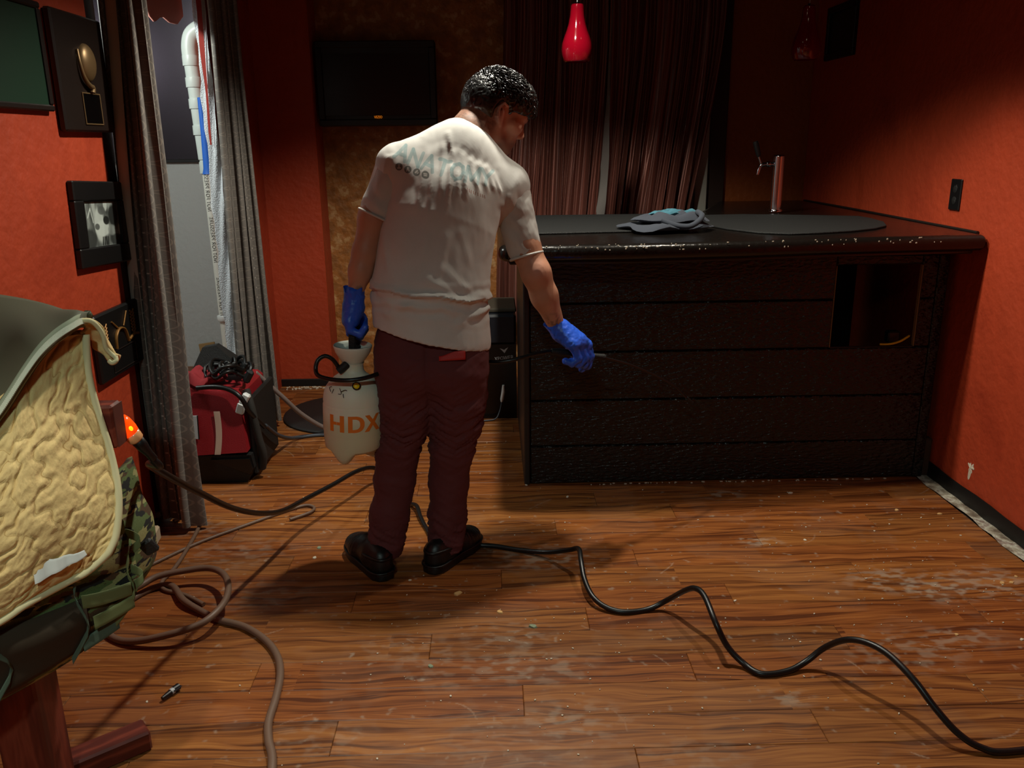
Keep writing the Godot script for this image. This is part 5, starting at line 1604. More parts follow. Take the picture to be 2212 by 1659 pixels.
const TROUSERS := [
	[Vector3(-0.282, 0.791, -2.635), Vector3(-0.124, 0.780, -2.640), 0.098, 0.098, 0.040, Vector3(0, 0, 1), 0.1],
	[Vector3(-0.290, 0.711, -2.620), Vector3(-0.292, 0.600, -2.625), 0.098, 0.086, 0.050],
	[Vector3(-0.118, 0.699, -2.625), Vector3(-0.124, 0.594, -2.635), 0.099, 0.088, 0.050],
	[Vector3(-0.241, 0.704, -2.585), Vector3(-0.161, 0.698, -2.590), 0.065, 0.065, 0.060],
	[Vector3(-0.293, 0.599, -2.630), Vector3(-0.301, 0.526, -2.635), 0.086, 0.079, 0.030],
	[Vector3(-0.301, 0.526, -2.635), Vector3(-0.327, 0.425, -2.645), 0.079, 0.072, 0.030],
	[Vector3(-0.327, 0.425, -2.645), Vector3(-0.344, 0.301, -2.645), 0.071, 0.064, 0.030],
	[Vector3(-0.344, 0.301, -2.645), Vector3(-0.366, 0.191, -2.625), 0.064, 0.063, 0.030],
	[Vector3(-0.366, 0.191, -2.625), Vector3(-0.380, 0.083, -2.600), 0.063, 0.058, 0.020],
	[Vector3(-0.125, 0.593, -2.640), Vector3(-0.130, 0.518, -2.650), 0.088, 0.081, 0.030],
	[Vector3(-0.130, 0.518, -2.650), Vector3(-0.147, 0.416, -2.660), 0.081, 0.072, 0.030],
	[Vector3(-0.147, 0.416, -2.660), Vector3(-0.163, 0.289, -2.665), 0.072, 0.063, 0.030],
	[Vector3(-0.163, 0.289, -2.665), Vector3(-0.172, 0.173, -2.655), 0.063, 0.062, 0.030],
	[Vector3(-0.172, 0.173, -2.655), Vector3(-0.183, 0.047, -2.635), 0.062, 0.060, 0.020],
]
const GLOVE_LEFT := [
	[Vector3(-0.438, 0.947, -2.625), Vector3(-0.442, 0.897, -2.625), 0.026, 0.028, 0.010],
	[Vector3(-0.436, 0.938, -2.622), Vector3(-0.450, 0.863, -2.600), 0.028, 0.022, 0.012],
	[Vector3(-0.437, 0.937, -2.630), Vector3(-0.460, 0.858, -2.655), 0.028, 0.022, 0.012],
	[Vector3(-0.442, 0.901, -2.625), Vector3(-0.453, 0.864, -2.625), 0.032, 0.029, 0.015],
	[Vector3(-0.453, 0.864, -2.590), Vector3(-0.451, 0.836, -2.590), 0.014, 0.012, 0.004],
	[Vector3(-0.451, 0.836, -2.590), Vector3(-0.421, 0.823, -2.590), 0.012, 0.011, 0.004],
	[Vector3(-0.421, 0.823, -2.590), Vector3(-0.405, 0.845, -2.590), 0.011, 0.010, 0.004],
	[Vector3(-0.458, 0.853, -2.615), Vector3(-0.455, 0.824, -2.615), 0.015, 0.013, 0.004],
	[Vector3(-0.455, 0.824, -2.615), Vector3(-0.425, 0.812, -2.615), 0.013, 0.012, 0.004],
	[Vector3(-0.425, 0.812, -2.615), Vector3(-0.409, 0.834, -2.615), 0.012, 0.011, 0.004],
	[Vector3(-0.462, 0.846, -2.640), Vector3(-0.460, 0.817, -2.640), 0.015, 0.013, 0.004],
	[Vector3(-0.460, 0.817, -2.640), Vector3(-0.430, 0.805, -2.640), 0.013, 0.012, 0.004],
	[Vector3(-0.430, 0.805, -2.640), Vector3(-0.413, 0.827, -2.640), 0.012, 0.011, 0.004],
	[Vector3(-0.466, 0.846, -2.662), Vector3(-0.463, 0.817, -2.662), 0.014, 0.012, 0.004],
	[Vector3(-0.463, 0.817, -2.662), Vector3(-0.433, 0.804, -2.662), 0.012, 0.011, 0.004],
	[Vector3(-0.433, 0.804, -2.662), Vector3(-0.417, 0.827, -2.662), 0.011, 0.010, 0.004],
	[Vector3(-0.445, 0.890, -2.660), Vector3(-0.425, 0.857, -2.672), 0.019, 0.015, 0.008],
	[Vector3(-0.425, 0.857, -2.672), Vector3(-0.419, 0.828, -2.678), 0.015, 0.012, 0.008],
]
const GLOVE_RIGHT := [
	[Vector3(0.204, 0.816, -2.733), Vector3(0.226, 0.786, -2.737), 0.029, 0.029, 0.010],
	[Vector3(0.216, 0.800, -2.730), Vector3(0.260, 0.753, -2.700), 0.029, 0.023, 0.012],
	[Vector3(0.223, 0.798, -2.740), Vector3(0.310, 0.735, -2.760), 0.029, 0.022, 0.012],
	[Vector3(0.229, 0.787, -2.735), Vector3(0.276, 0.751, -2.735), 0.035, 0.036, 0.015],
	[Vector3(0.315, 0.729, -2.775), Vector3(0.329, 0.688, -2.785), 0.017, 0.014, 0.005],
	[Vector3(0.329, 0.688, -2.785), Vector3(0.317, 0.659, -2.775), 0.014, 0.013, 0.005],
	[Vector3(0.317, 0.659, -2.775), Vector3(0.297, 0.652, -2.760), 0.013, 0.011, 0.005],
	[Vector3(0.302, 0.737, -2.750), Vector3(0.322, 0.697, -2.755), 0.017, 0.015, 0.005],
	[Vector3(0.322, 0.697, -2.755), Vector3(0.303, 0.671, -2.745), 0.015, 0.013, 0.005],
	[Vector3(0.303, 0.671, -2.745), Vector3(0.277, 0.677, -2.735), 0.013, 0.012, 0.005],
	[Vector3(0.284, 0.740, -2.725), Vector3(0.303, 0.700, -2.725), 0.017, 0.015, 0.005],
	[Vector3(0.303, 0.700, -2.725), Vector3(0.281, 0.681, -2.715), 0.015, 0.013, 0.005],
	[Vector3(0.281, 0.681, -2.715), Vector3(0.255, 0.692, -2.710), 0.013, 0.012, 0.005],
	[Vector3(0.263, 0.744, -2.700), Vector3(0.279, 0.704, -2.700), 0.015, 0.013, 0.005],
	[Vector3(0.279, 0.704, -2.700), Vector3(0.257, 0.688, -2.695), 0.013, 0.011, 0.005],
	[Vector3(0.257, 0.688, -2.695), Vector3(0.234, 0.698, -2.695), 0.011, 0.011, 0.005],
	[Vector3(0.241, 0.760, -2.765), Vector3(0.272, 0.701, -2.790), 0.020, 0.016, 0.005],
	[Vector3(0.272, 0.701, -2.790), Vector3(0.302, 0.683, -2.800), 0.016, 0.014, 0.005],
]


# Surface nets over a smooth union of tapered bones.
class Field:
	var a := PackedVector3Array()
	var ab := PackedVector3Array()
	var inv := PackedFloat32Array()
	var ra := PackedFloat32Array()
	var dr := PackedFloat32Array()
	var k := PackedFloat32Array()
	var fn := PackedVector3Array()
	var ff := PackedFloat32Array()
	var cut := []          # planes [normal, offset]: what lies in front of them is cut away
	var hollow: Field = null
	var grain: Variant = null

	func add(list: Array, grow := 0.0) -> Field:
		for b: Array in list:
			a.append(b[0])
			var d: Vector3 = b[1] - b[0]
			ab.append(d)
			inv.append(1.0 / maxf(d.length_squared(), 1e-9))
			ra.append(b[2] + grow)
			dr.append(b[3] - b[2])
			k.append(b[4])
			fn.append(b[5] if b.size() > 5 else Vector3.ZERO)
			ff.append(b[6] if b.size() > 5 else 0.0)
		return self

	func near(p: Vector3, reach: float) -> PackedInt32Array:
		var out := PackedInt32Array()
		for i in a.size():
			if one(i, p) < reach:
				out.append(i)
		return out

	func one(i: int, p: Vector3) -> float:
		var q := p - a[i]
		var t := clampf(q.dot(ab[i]) * inv[i], 0.0, 1.0)
		q -= ab[i] * t
		if ff[i] != 0.0:
			q += fn[i] * (q.dot(fn[i]) * ff[i])
		return q.length() - ra[i] - dr[i] * t

	func at(p: Vector3, who: PackedInt32Array) -> float:
		var d := 9.0
		for i in who:
			var q := p - a[i]
			var t := clampf(q.dot(ab[i]) * inv[i], 0.0, 1.0)
			q -= ab[i] * t
			if ff[i] != 0.0:
				q += fn[i] * (q.dot(fn[i]) * ff[i])
			var e := q.length() - ra[i] - dr[i] * t
			var h := maxf(k[i] - absf(d - e), 0.0) / k[i]
			d = minf(d, e) - h * h * k[i] * 0.25
		return d


# adds the surface to v and idx
func net(f: Field, cell: float, v: PackedVector3Array, idx: PackedInt32Array) -> void:
	var lo := Vector3.ONE * 99.0
	var hi := -lo
	for i in f.a.size():
		var r := maxf(f.ra[i], f.ra[i] + f.dr[i]) + cell * 4.0
		for p: Vector3 in [f.a[i], f.a[i] + f.ab[i]]:
			lo = lo.min(p - Vector3.ONE * r)
			hi = hi.max(p + Vector3.ONE * r)
	var nb := Vector3i(((hi - lo) / (cell * 5.0)).ceil()) + Vector3i.ONE
	var n := nb * 5
	var nx := n.x
	var nxy := n.x * n.y
	var val := PackedFloat32Array()
	val.resize(n.x * n.y * n.z)
	val.fill(1.0)
	var live := []
	var half := cell * 2.0
	var reach := cell * 5.0
	for bz in nb.z:
		for by in nb.y:
			for bx in nb.x:
				var b0 := Vector3i(bx, by, bz) * 5
				var c := lo + Vector3(b0) * cell + Vector3.ONE * half
				var who := f.near(c, reach + 0.06)
				if who.is_empty():
					continue
				var d := f.at(c, who)
				if d > reach + 0.012:
					continue
				var fill_in := d < -reach - 0.012
				var cutting := false
				for q: Array in f.cut:
					if (q[0] as Vector3).dot(c) - float(q[1]) > -reach - 0.01:
						cutting = true
				var inner := PackedInt32Array()
				if f.hollow:
					inner = f.hollow.near(c, reach + 0.06)
				if fill_in and not cutting and inner.is_empty():
					for z in 5:
						for y in 5:
							var s := (b0.z + z) * nxy + (b0.y + y) * nx + b0.x
							for x in 5:
								val[s + x] = -1.0
					continue
				live.append(b0)
				for z in 5:
					for y in 5:
						var s := (b0.z + z) * nxy + (b0.y + y) * nx + b0.x
						for x in 5:
							var p := lo + Vector3(b0.x + x, b0.y + y, b0.z + z) * cell
							var e := f.at(p, who)
							if f.grain != null:
								e += f.grain.call(p)
							if inner.size():
								e = maxf(e, -f.hollow.at(p, inner))
							for q: Array in f.cut:
								e = maxf(e, (q[0] as Vector3).dot(p) - float(q[1]))
							val[s + x] = e
	var spot := {}
	var off := [0, 1, nx, nx + 1, nxy, nxy + 1, nxy + nx, nxy + nx + 1]
	var edges := [[0, 1], [2, 3], [4, 5], [6, 7], [0, 2], [1, 3], [4, 6], [5, 7], [0, 4], [1, 5], [2, 6], [3, 7]]
	var corner := [Vector3(0, 0, 0), Vector3(1, 0, 0), Vector3(0, 1, 0), Vector3(1, 1, 0), Vector3(0, 0, 1), Vector3(1, 0, 1), Vector3(0, 1, 1), Vector3(1, 1, 1)]
	var done := {}
	var order := PackedInt32Array()
	for b0: Vector3i in live:
		for z in range(-1, 5):
			for y in range(-1, 5):
				for x in range(-1, 5):
					var q := b0 + Vector3i(x, y, z)
					if q.x < 0 or q.y < 0 or q.z < 0 or q.x >= n.x - 1 or q.y >= n.y - 1 or q.z >= n.z - 1:
						continue
					var s := q.z * nxy + q.y * nx + q.x
					var g0 := val[s] < 0.0
					if (val[s + 1] < 0.0) == g0 and (val[s + nx] < 0.0) == g0 and (val[s + nx + 1] < 0.0) == g0 and (val[s + nxy] < 0.0) == g0 and (val[s + nxy + 1] < 0.0) == g0 and (val[s + nxy + nx] < 0.0) == g0 and (val[s + nxy + nx + 1] < 0.0) == g0:
						continue
					if done.has(s):
						continue
					done[s] = true
					var sum := Vector3.ZERO
					var m := 0
					for e: Array in edges:
						var va := val[s + off[e[0]]]
						var vb := val[s + off[e[1]]]
						if (va < 0.0) != (vb < 0.0):
							sum += (corner[e[0]] as Vector3).lerp(corner[e[1]], va / (va - vb))
							m += 1
					spot[s] = v.size()
					order.append(s)
					v.append(lo + (Vector3(q) + sum / m) * cell)
	for s in order:
		var g0 := val[s] < 0.0
		for ax in 3:
			var step: int = [1, nx, nxy][ax]
			var g1 := val[s + step] < 0.0
			if g0 == g1:
				continue
			var u: int = [nx, nxy, 1][ax]
			var w: int = [nxy, 1, nx][ax]
			var i0: int = spot[s]
			var i1: int = spot.get(s - u, -1)
			var i2: int = spot.get(s - u - w, -1)
			var i3: int = spot.get(s - w, -1)
			if i1 < 0 or i2 < 0 or i3 < 0:
				continue
			if g0:
				idx.append_array([i0, i2, i1, i0, i3, i2])
			else:
				idx.append_array([i0, i1, i2, i0, i2, i3])


func normals_of(v: PackedVector3Array, idx: PackedInt32Array) -> PackedVector3Array:
	var n := PackedVector3Array()
	n.resize(v.size())
	for t in range(0, idx.size(), 3):
		var k := (v[idx[t + 2]] - v[idx[t]]).cross(v[idx[t + 1]] - v[idx[t]])
		n[idx[t]] += k
		n[idx[t + 1]] += k
		n[idx[t + 2]] += k
	for i in n.size():
		n[i] = n[i].normalized()
	return n


func net_mesh(f: Field, cell: float, push: Variant = null, uv_of: Variant = null) -> ArrayMesh:
	var v := PackedVector3Array()
	var idx := PackedInt32Array()
	net(f, cell, v, idx)
	var uv := PackedVector2Array()
	if uv_of != null:
		for p in v:
			uv.append(uv_of.call(p))
	if push != null:
		var n := normals_of(v, idx)
		for i in v.size():
			v[i] += n[i] * push.call(v[i], n[i])
	return build(v, idx, uv)


# distance of p from the segment a..b in the plane of the back, and how far along it
func ridge(p: Vector2, a: Vector2, b: Vector2, w: float) -> float:
	var d := b - a
	var t := clampf((p - a).dot(d) / d.length_squared(), 0.0, 1.0)
	var q := p - a - d * t
	var side := q.dot(Vector2(-d.y, d.x).normalized())
	var e := q.length()
	var fade := smoothstep(0.0, 0.18, t) * (1.0 - smoothstep(0.72, 1.0, t)) if e > 0.0 else 1.0
	var ww := w * (1.25 - 0.75 * t)
	return fade * (exp(-e * e / (ww * ww)) - 0.25 * exp(-pow((side - 1.7 * ww) / ww, 2.0)))


const FOLDS := [[-0.132, 1.440, -0.113, 1.350, 0.006, 0.009], [-0.114, 1.385, -0.136, 1.195, 0.010, 0.009], [-0.182, 1.400, -0.230, 1.180, 0.008, 0.012], [-0.162, 1.405, -0.194, 1.185, 0.008, 0.009], [-0.144, 1.410, -0.152, 1.220, 0.009, 0.009], [-0.118, 1.340, -0.128, 1.235, 0.007, 0.008], [-0.105, 1.395, -0.100, 1.235, 0.008, 0.010], [-0.088, 1.384, -0.074, 1.220, 0.009, 0.010], [-0.066, 1.362, -0.040, 1.250, 0.007, 0.009], [-0.043, 1.349, -0.008, 1.240, 0.008, 0.010], [-0.022, 1.339, 0.014, 1.240, 0.007, 0.009], [0.0, 1.318, 0.032, 1.235, 0.006, 0.008], [-0.310, 1.370, -0.327, 1.300, 0.006, 0.010], [-0.295, 1.372, -0.305, 1.300, 0.005, 0.009],
	[-0.375, 0.960, -0.200, 0.953, 0.010, 0.012], [-0.240, 0.957, 0.0, 0.920, 0.010, 0.012], [-0.350, 0.885, -0.210, 0.952, 0.008, 0.013], [-0.125, 0.862, 0.0, 0.905, 0.008, 0.012], [-0.215, 1.015, -0.110, 0.950, 0.006, 0.012], [-0.17, 1.05, -0.06, 0.95, 0.005, 0.012], [-0.30, 0.925, -0.12, 0.93, 0.006, 0.012], [-0.19, 1.14, -0.23, 1.0, 0.004, 0.016], [-0.10, 1.16, -0.07, 1.02, 0.004, 0.016], [-0.13, 1.15, -0.17, 0.99, 0.004, 0.014], [0.03, 1.20, -0.03, 1.04, 0.006, 0.012], [-0.34, 1.17, -0.32, 1.0, 0.005, 0.014],
	[0.05, 1.25, 0.085, 1.13, 0.006, 0.012], [0.03, 1.23, 0.06, 1.12, 0.005, 0.010], [0.08, 1.23, 0.105, 1.15, 0.004, 0.010]]


func build_person() -> void:
	var man := thing("person", "man seen from behind in pale tee shirt, maroon trousers, black clogs and blue gloves", "person", Vector3(-0.28, 0, -2.62))
	man.position = Vector3.ZERO
	var skin := mat("skin", Color.WHITE, 0.5, {"vertex_color_use_as_albedo": true, "subsurf_scatter_enabled": true, "subsurf_scatter_strength": 0.12})
	# head: own axes F forward, U up, R to his right
	var hc := Vector3(0.014, 1.487, -2.835)
	var ff := Vector3(sin(deg_to_rad(65.0)), 0, -cos(deg_to_rad(65.0)))
	var rr := ff.cross(Vector3.UP).normalized()
	var tilt := Basis(rr, deg_to_rad(-20.0))
	var hb := Basis(tilt * ff, tilt * Vector3.UP, tilt * rr)      # columns F, U, R
	hb = Basis(hb.x, deg_to_rad(4.0)) * hb
	var hp := func(x: float, y: float, z: float) -> Vector3: return hc + hb * Vector3(x, y, z)
	var side_n := hb.z
	var head := Field.new()
	head.add([
		[hp.call(-0.032, 0.032, 0), hp.call(0.030, 0.040, 0), 0.080, 0.076, 0.02, side_n, 0.08],
		[hp.call(0.045, 0.028, 0), hp.call(0.052, -0.045, 0), 0.055, 0.045, 0.03],
		[hp.call(-0.03, -0.01, 0), hp.call(-0.02, -0.06, 0), 0.066, 0.055, 0.03],
		[hp.call(0.060, -0.092, 0), hp.call(0.074, -0.090, 0), 0.020, 0.017, 0.025],
	])
	for s: float in [-1.0, 1.0]:
		head.add([
			[hp.call(-0.002, -0.040, 0.052 * s), hp.call(0.010, -0.070, 0.046 * s), 0.020, 0.016, 0.025],
			[hp.call(0.010, -0.070, 0.046 * s), hp.call(0.066, -0.094, 0.012 * s), 0.017, 0.016, 0.02],
			[hp.call(0.078, 0.016, 0.046 * s), hp.call(0.094, 0.020, 0.016 * s), 0.011, 0.011, 0.02],
			[hp.call(0.070, -0.022, 0.042 * s), hp.call(0.045, -0.015, 0.060 * s), 0.016, 0.014, 0.025],
			[hp.call(0.080, -0.001, 0.032 * s), hp.call(0.082, -0.001, 0.032 * s), 0.0125, 0.0125, 0.006],
			[hp.call(0.100, -0.040, 0.009 * s), hp.call(0.096, -0.040, 0.012 * s), 0.008, 0.007, 0.008],
			# ear: lobe, rim and bowl
			[hp.call(-0.004, -0.030, 0.071 * s), hp.call(-0.010, 0.002, 0.076 * s), 0.008, 0.010, 0.006],
			[hp.call(-0.004, -0.030, 0.073 * s), hp.call(-0.022, -0.012, 0.081 * s), 0.006, 0.005, 0.004],
			[hp.call(-0.022, -0.012, 0.081 * s), hp.call(-0.028, 0.012, 0.085 * s), 0.0045, 0.0045, 0.003],
			[hp.call(-0.028, 0.012, 0.085 * s), hp.call(-0.016, 0.030, 0.084 * s), 0.0045, 0.0045, 0.003],
			[hp.call(-0.016, 0.030, 0.084 * s), hp.call(0.002, 0.026, 0.078 * s), 0.0045, 0.004, 0.003],
			[hp.call(-0.008, -0.012, 0.076 * s), hp.call(-0.014, 0.016, 0.079 * s), 0.005, 0.005, 0.005],
		])
	head.add([
		[hp.call(0.094, 0.008, 0), hp.call(0.112, -0.034, 0), 0.009, 0.0115, 0.012],
		[hp.call(0.086, -0.062, -0.016), hp.call(0.086, -0.062, 0.016), 0.0085, 0.0085, 0.006],
		[hp.call(0.084, -0.073, -0.013), hp.call(0.084, -0.073, 0.013), 0.0085, 0.0085, 0.006],
	])
	head.add(NECK)
	var v := PackedVector3Array()
	var idx := PackedInt32Array()
	net(head, 0.0034, v, idx)
	var body := Field.new()
	body.add(NECK, -0.001)
	body.add(TRUNK)
	body.add(ARMS)
	var first := v.size()
	net(body, 0.0075, v, idx)
	# natural colouring of the skin: redder ears and elbows, dark stubble at the nape, jaw and brows, a small tattoo at each wrist
	var tone := noise(FastNoiseLite.TYPE_SIMPLEX_SMOOTH, 22.0, 5, 3)
	var ink := noise(FastNoiseLite.TYPE_SIMPLEX_SMOOTH, 90.0, 6, 2)
	var col := PackedColorArray()
	var ear_at: Vector3 = hp.call(-0.012, 0.0, 0.082)
	for i in v.size():
		var p := v[i]
		var c := Color(0.52, 0.255, 0.16)
		c = c * (1.0 + 0.10 * tone.get_noise_3dv(p))
		if p.y > 1.25:
			c = c.lerp(Color(0.60, 0.31, 0.21), smoothstep(1.30, 1.40, p.y))
			c = c.lerp(Color(0.64, 0.23, 0.17), bump((p - ear_at).length(), 0.035) * 0.8)
			var q := hb.inverse() * (p - hc)
			var nape := smoothstep(-0.088, -0.055, q.y) * smoothstep(0.0, -0.03, q.x)
			c = c.lerp(Color(0.05, 0.035, 0.03), nape * (0.55 + 0.3 * ink.get_noise_3dv(p)))
			var beard := smoothstep(-0.045, -0.075, q.y) * smoothstep(0.0, 0.03, q.x)
			c = c.lerp(Color(0.16, 0.09, 0.07), beard * 0.6)
			if q.x > 0.07 and absf(q.y - 0.022) < 0.007 and absf(absf(q.z) - 0.032) < 0.022:
				c = Color(0.03, 0.02, 0.018)
			if q.x > 0.07 and absf(q.y + 0.001) < 0.004 and absf(absf(q.z) - 0.032) < 0.014:
				c = Color(0.05, 0.03, 0.025)
		else:
			c = c.lerp(Color(0.62, 0.30, 0.22), bump((p - Vector3(0.146, 0.998, -2.665)).length(), 0.03) * 0.7)
			var w := bump((p - Vector3(0.198, 0.828, -2.705)).length(), 0.032) + bump((p - Vector3(-0.437, 0.955, -2.60)).length(), 0.022)
			if ink.get_noise_3dv(p) > 0.12:
				c = c.lerp(Color(0.10, 0.06, 0.05), w * 0.75)
		c.a = 1.0
		col.append(c)
	part(man, "body", build(v, idx, PackedVector2Array(), PackedVector2Array(), col), skin)
	build_hair(man, hc, hb)

	# tee shirt
	var shirt := Field.new()
	shirt.add(SHIRT.slice(0, 9))
	var hem_n := Vector3(-0.2296, -0.973, 0.0).normalized()
	shirt.cut = [[hem_n, hem_n.dot(Vector3(-0.364, 0.842, -2.5))]]
	shirt.hollow = Field.new().add([[Vector3(-0.2, 0.83, -2.637), Vector3(-0.2, 0.60, -2.635), 0.168, 0.178, 0.01, Vector3(0, 0, 1), 0.45]])
	var wob := noise(FastNoiseLite.TYPE_SIMPLEX_SMOOTH, 7.0, 14, 3)
	var shirt_mesh := net_mesh(shirt, 0.0052, func(p: Vector3, n: Vector3) -> float:
		var d := 0.0035 * wob.get_noise_3d(p.x * 1.6, p.y * 0.7, p.z)
		if p.y > 0.83 and p.y < 0.99:
			d += 0.004 * sin((p.y + 0.12 * p.x) * 150.0 + 3.0 * wob.get_noise_3d(p.x, p.y, p.z)) * bump(p.y - 0.915 + 0.1 * p.x, 0.05)
		if n.z > -0.4:
			var tt := clampf((p.x + 0.36) / 0.344, -0.1, 1.1)
			var dy := p.y - (0.964 - 0.018 * tt - 0.026 * tt * tt + 0.004 * sin(tt * 14.0))
			d += (0.009 * exp(-dy / 0.035) if dy > 0.0 else -0.004 * exp(dy / 0.02)) * smoothstep(-0.4, 0.2, n.z)
			var q := Vector2(p.x, p.y)
			for f: Array in FOLDS:
				if absf(q.x - (f[0] + f[2]) * 0.5) < absf(f[0] - f[2]) * 0.5 + 0.04 and q.y < maxf(f[1], f[3]) + 0.03 and q.y > minf(f[1], f[3]) - 0.03:
					d += 0.6 * float(f[4]) * ridge(q, Vector2(f[0], f[1]), Vector2(f[2], f[3]), f[5]) * smoothstep(-0.2, 0.3, n.z)
		return d, func(p: Vector3) -> Vector2: return Vector2((p.x + 0.6) / 0.8 if p.z > -2.72 or p.y < 1.36 else 0.02, (1.5 - p.y) / 0.8))
	var st := part(man, "tee_shirt", shirt_mesh, shirt_skin())
	for k in 2:
		var b: Array = SHIRT[9 + k]
		var d := sleeve_dir(b)
		var sf := Field.new().add([b])
		sf.cut = [[d, d.dot(b[1]) + 0.028]]
		part(st, "sleeve", net_mesh(sf, 0.0052, func(p: Vector3, n: Vector3) -> float:
			return 0.004 * wob.get_noise_3d(p.x * 2.0, p.y * 1.2, p.z * 2.0) + 0.0035 * sin(p.y * 90.0 + p.x * 60.0 + 4.0 * wob.get_noise_3d(p.x, p.y, p.z)) * maxf(0.0, n.z) * 0.5), M.shirt)
	# rolled rims: neck, sleeves
	var ring := func(c: Vector3, ax: Vector3, rad: float, flat := 1.0, steps := 40) -> Array:
		var e := ax.cross(Vector3(0.13, 0.2, 0.97)).normalized()
		var g := ax.cross(e).normalized()
		var out := []
		for i in steps + 1:
			var t := TAU * i / steps
			out.append(c + e * cos(t) * rad + g * sin(t) * rad * flat)
		return out
	part(st, "collar", tube(ring.call(Vector3(-0.072, 1.408, -2.772), Vector3(0.33, 0.85, -0.42).normalized(), 0.071, 0.94), 0.0062, 8), M.shirt)
	part(st, "sleeve_hem", tube(ring.call(Vector3(-0.364, 1.181, -2.671), (SHIRT[9][1] - SHIRT[9][0] as Vector3).normalized(), 0.0545), 0.0042, 8), M.shirt)
	part(st, "sleeve_hem", tube(ring.call(Vector3(0.1085, 1.044, -2.7206), (SHIRT[10][1] - SHIRT[10][0] as Vector3).normalized(), 0.0535), 0.0042, 8), M.shirt)

	# trousers
	var trousers := Field.new()
	trousers.add(TROUSERS)
	trousers.cut = [[Vector3(0, -1, 0), -0.052], [Vector3(0, 1, 0), 0.845]]
	var rum := noise(FastNoiseLite.TYPE_SIMPLEX_SMOOTH, 9.0, 24, 3)
	var tm := net_mesh(trousers, 0.0062, func(p: Vector3, n: Vector3) -> float:
		var d := 0.006 * rum.get_noise_3d(p.x * 0.8, p.y * 1.5, p.z * 0.8)
		var lg := -0.30 if p.x < -0.22 else -0.13
		var sx := p.x - lg
		# creases that run across at the seat, behind the knees and over the shoes
		var crease := 1.0 - 3.4 * absf(rum.get_noise_3d(p.x * 0.55 + 2.0, (p.y - 0.5 * absf(sx)) * 3.4, p.z * 0.5))
		d += 0.0055 * crease * (bump(p.y - 0.48, 0.07) + 0.6 * bump(p.y - 0.57, 0.05) + 0.9 * bump(p.y - 0.13, 0.06) + 0.25)
		if n.z > 0.0:
			d -= 0.007 * bump(p.y - 0.572 - 0.5 * absf(sx + 0.02), 0.010) * smoothstep(0.10, 0.02, absf(sx))
			d -= 0.006 * bump(p.x + 0.2115, 0.006) * smoothstep(0.56, 0.62, p.y)
			d += 0.002 * bump(absf(p.x + 0.213) - 0.075, 0.004) * bump(p.y - 0.68, 0.07)
		return d)
	part(man, "trousers", tm, mat("maroon_cloth", Color(0.35, 0.145, 0.15), 0.85, {"rim_enabled": true, "rim": 0.12}))
	with_relief(M.maroon_cloth, relief(0.2, 15, 2.0), 0.5)
	triplanar(M.maroon_cloth, 6.0, false)
	part(man, "pocket_tab", sheet(10, 4, func(u: float, w: float) -> Vector3:
		return Vector3(-0.172 + 0.082 * u, lerpf(0.765 + 0.016 * smoothstep(0.0, 0.7, u), 0.752 + 0.003 * u, w) , -2.5225 + 0.003 * sin(u * PI) + 0.006 * w), 0.003), mat("red_tab", Color(0.66, 0.10, 0.06), 0.6))
	build_shoe(man, Vector3(-0.392, 0.0, -2.545), Vector3(-0.50, 0, -0.86))
	build_shoe(man, Vector3(-0.212, 0.0, -2.585), Vector3(0.52, 0, -0.85))

	# gloves
	var glove := mat("blue_glove", Color(0.16, 0.36, 0.84), 0.40, {"rim_enabled": true, "rim": 0.15})
	var crumple := noise(FastNoiseLite.TYPE_SIMPLEX_SMOOTH, 32.0, 44, 2)
	var wrinkle := func(p: Vector3, _n: Vector3) -> float:
		return 0.0016 * crumple.get_noise_3d(p.x, p.y * 1.4, p.z) + 0.0016 * absf(crumple.get_noise_3d(p.x * 1.7 + 3.0, p.y * 0.8, p.z * 1.7))
	for side in 2:
		var gf := Field.new()
		gf.add(GLOVE_LEFT if side == 0 else GLOVE_RIGHT)
		var g := part(man, "glove", net_mesh(gf, 0.0030, wrinkle), glove)
		var c := Vector3(-0.4375, 0.944, -2.624) if side == 0 else Vector3(0.206, 0.811, -2.735)
		var ax := Vector3(-0.05, -0.99, 0.02).normalized() if side == 0 else Vector3(0.55, -0.82, -0.1).normalized()
		var e := ax.cross(Vector3.BACK).normalized()
		var h := ax.cross(e).normalized()
		part(g, "cuff", sheet(48, 5, func(u: float, w: float) -> Vector3:
			var t := TAU * u
			var r := 0.0285 + 0.004 * (1.0 - w) * (1.0 + sin(t * 3.0 + 1.0)) * 0.5 + 0.002 * sin(t * 7.0)
			return c + ax * (lerpf(-0.016 - 0.010 * sin(t * 2.0 + 0.6), 0.018, w)) + (e * cos(t) + h * sin(t)) * r, 0.0012), glove)


func sleeve_dir(b: Array) -> Vector3:
	return (b[1] - b[0] as Vector3).normalized()


# what is taken out of a sleeve so that it is open at its end
func sleeve_bore(b: Array, r: float, back: float) -> Array:
	var d := sleeve_dir(b)
	return [[b[1] - d * back, b[1] + d * 0.12, r, r + 0.01, 0.005]]


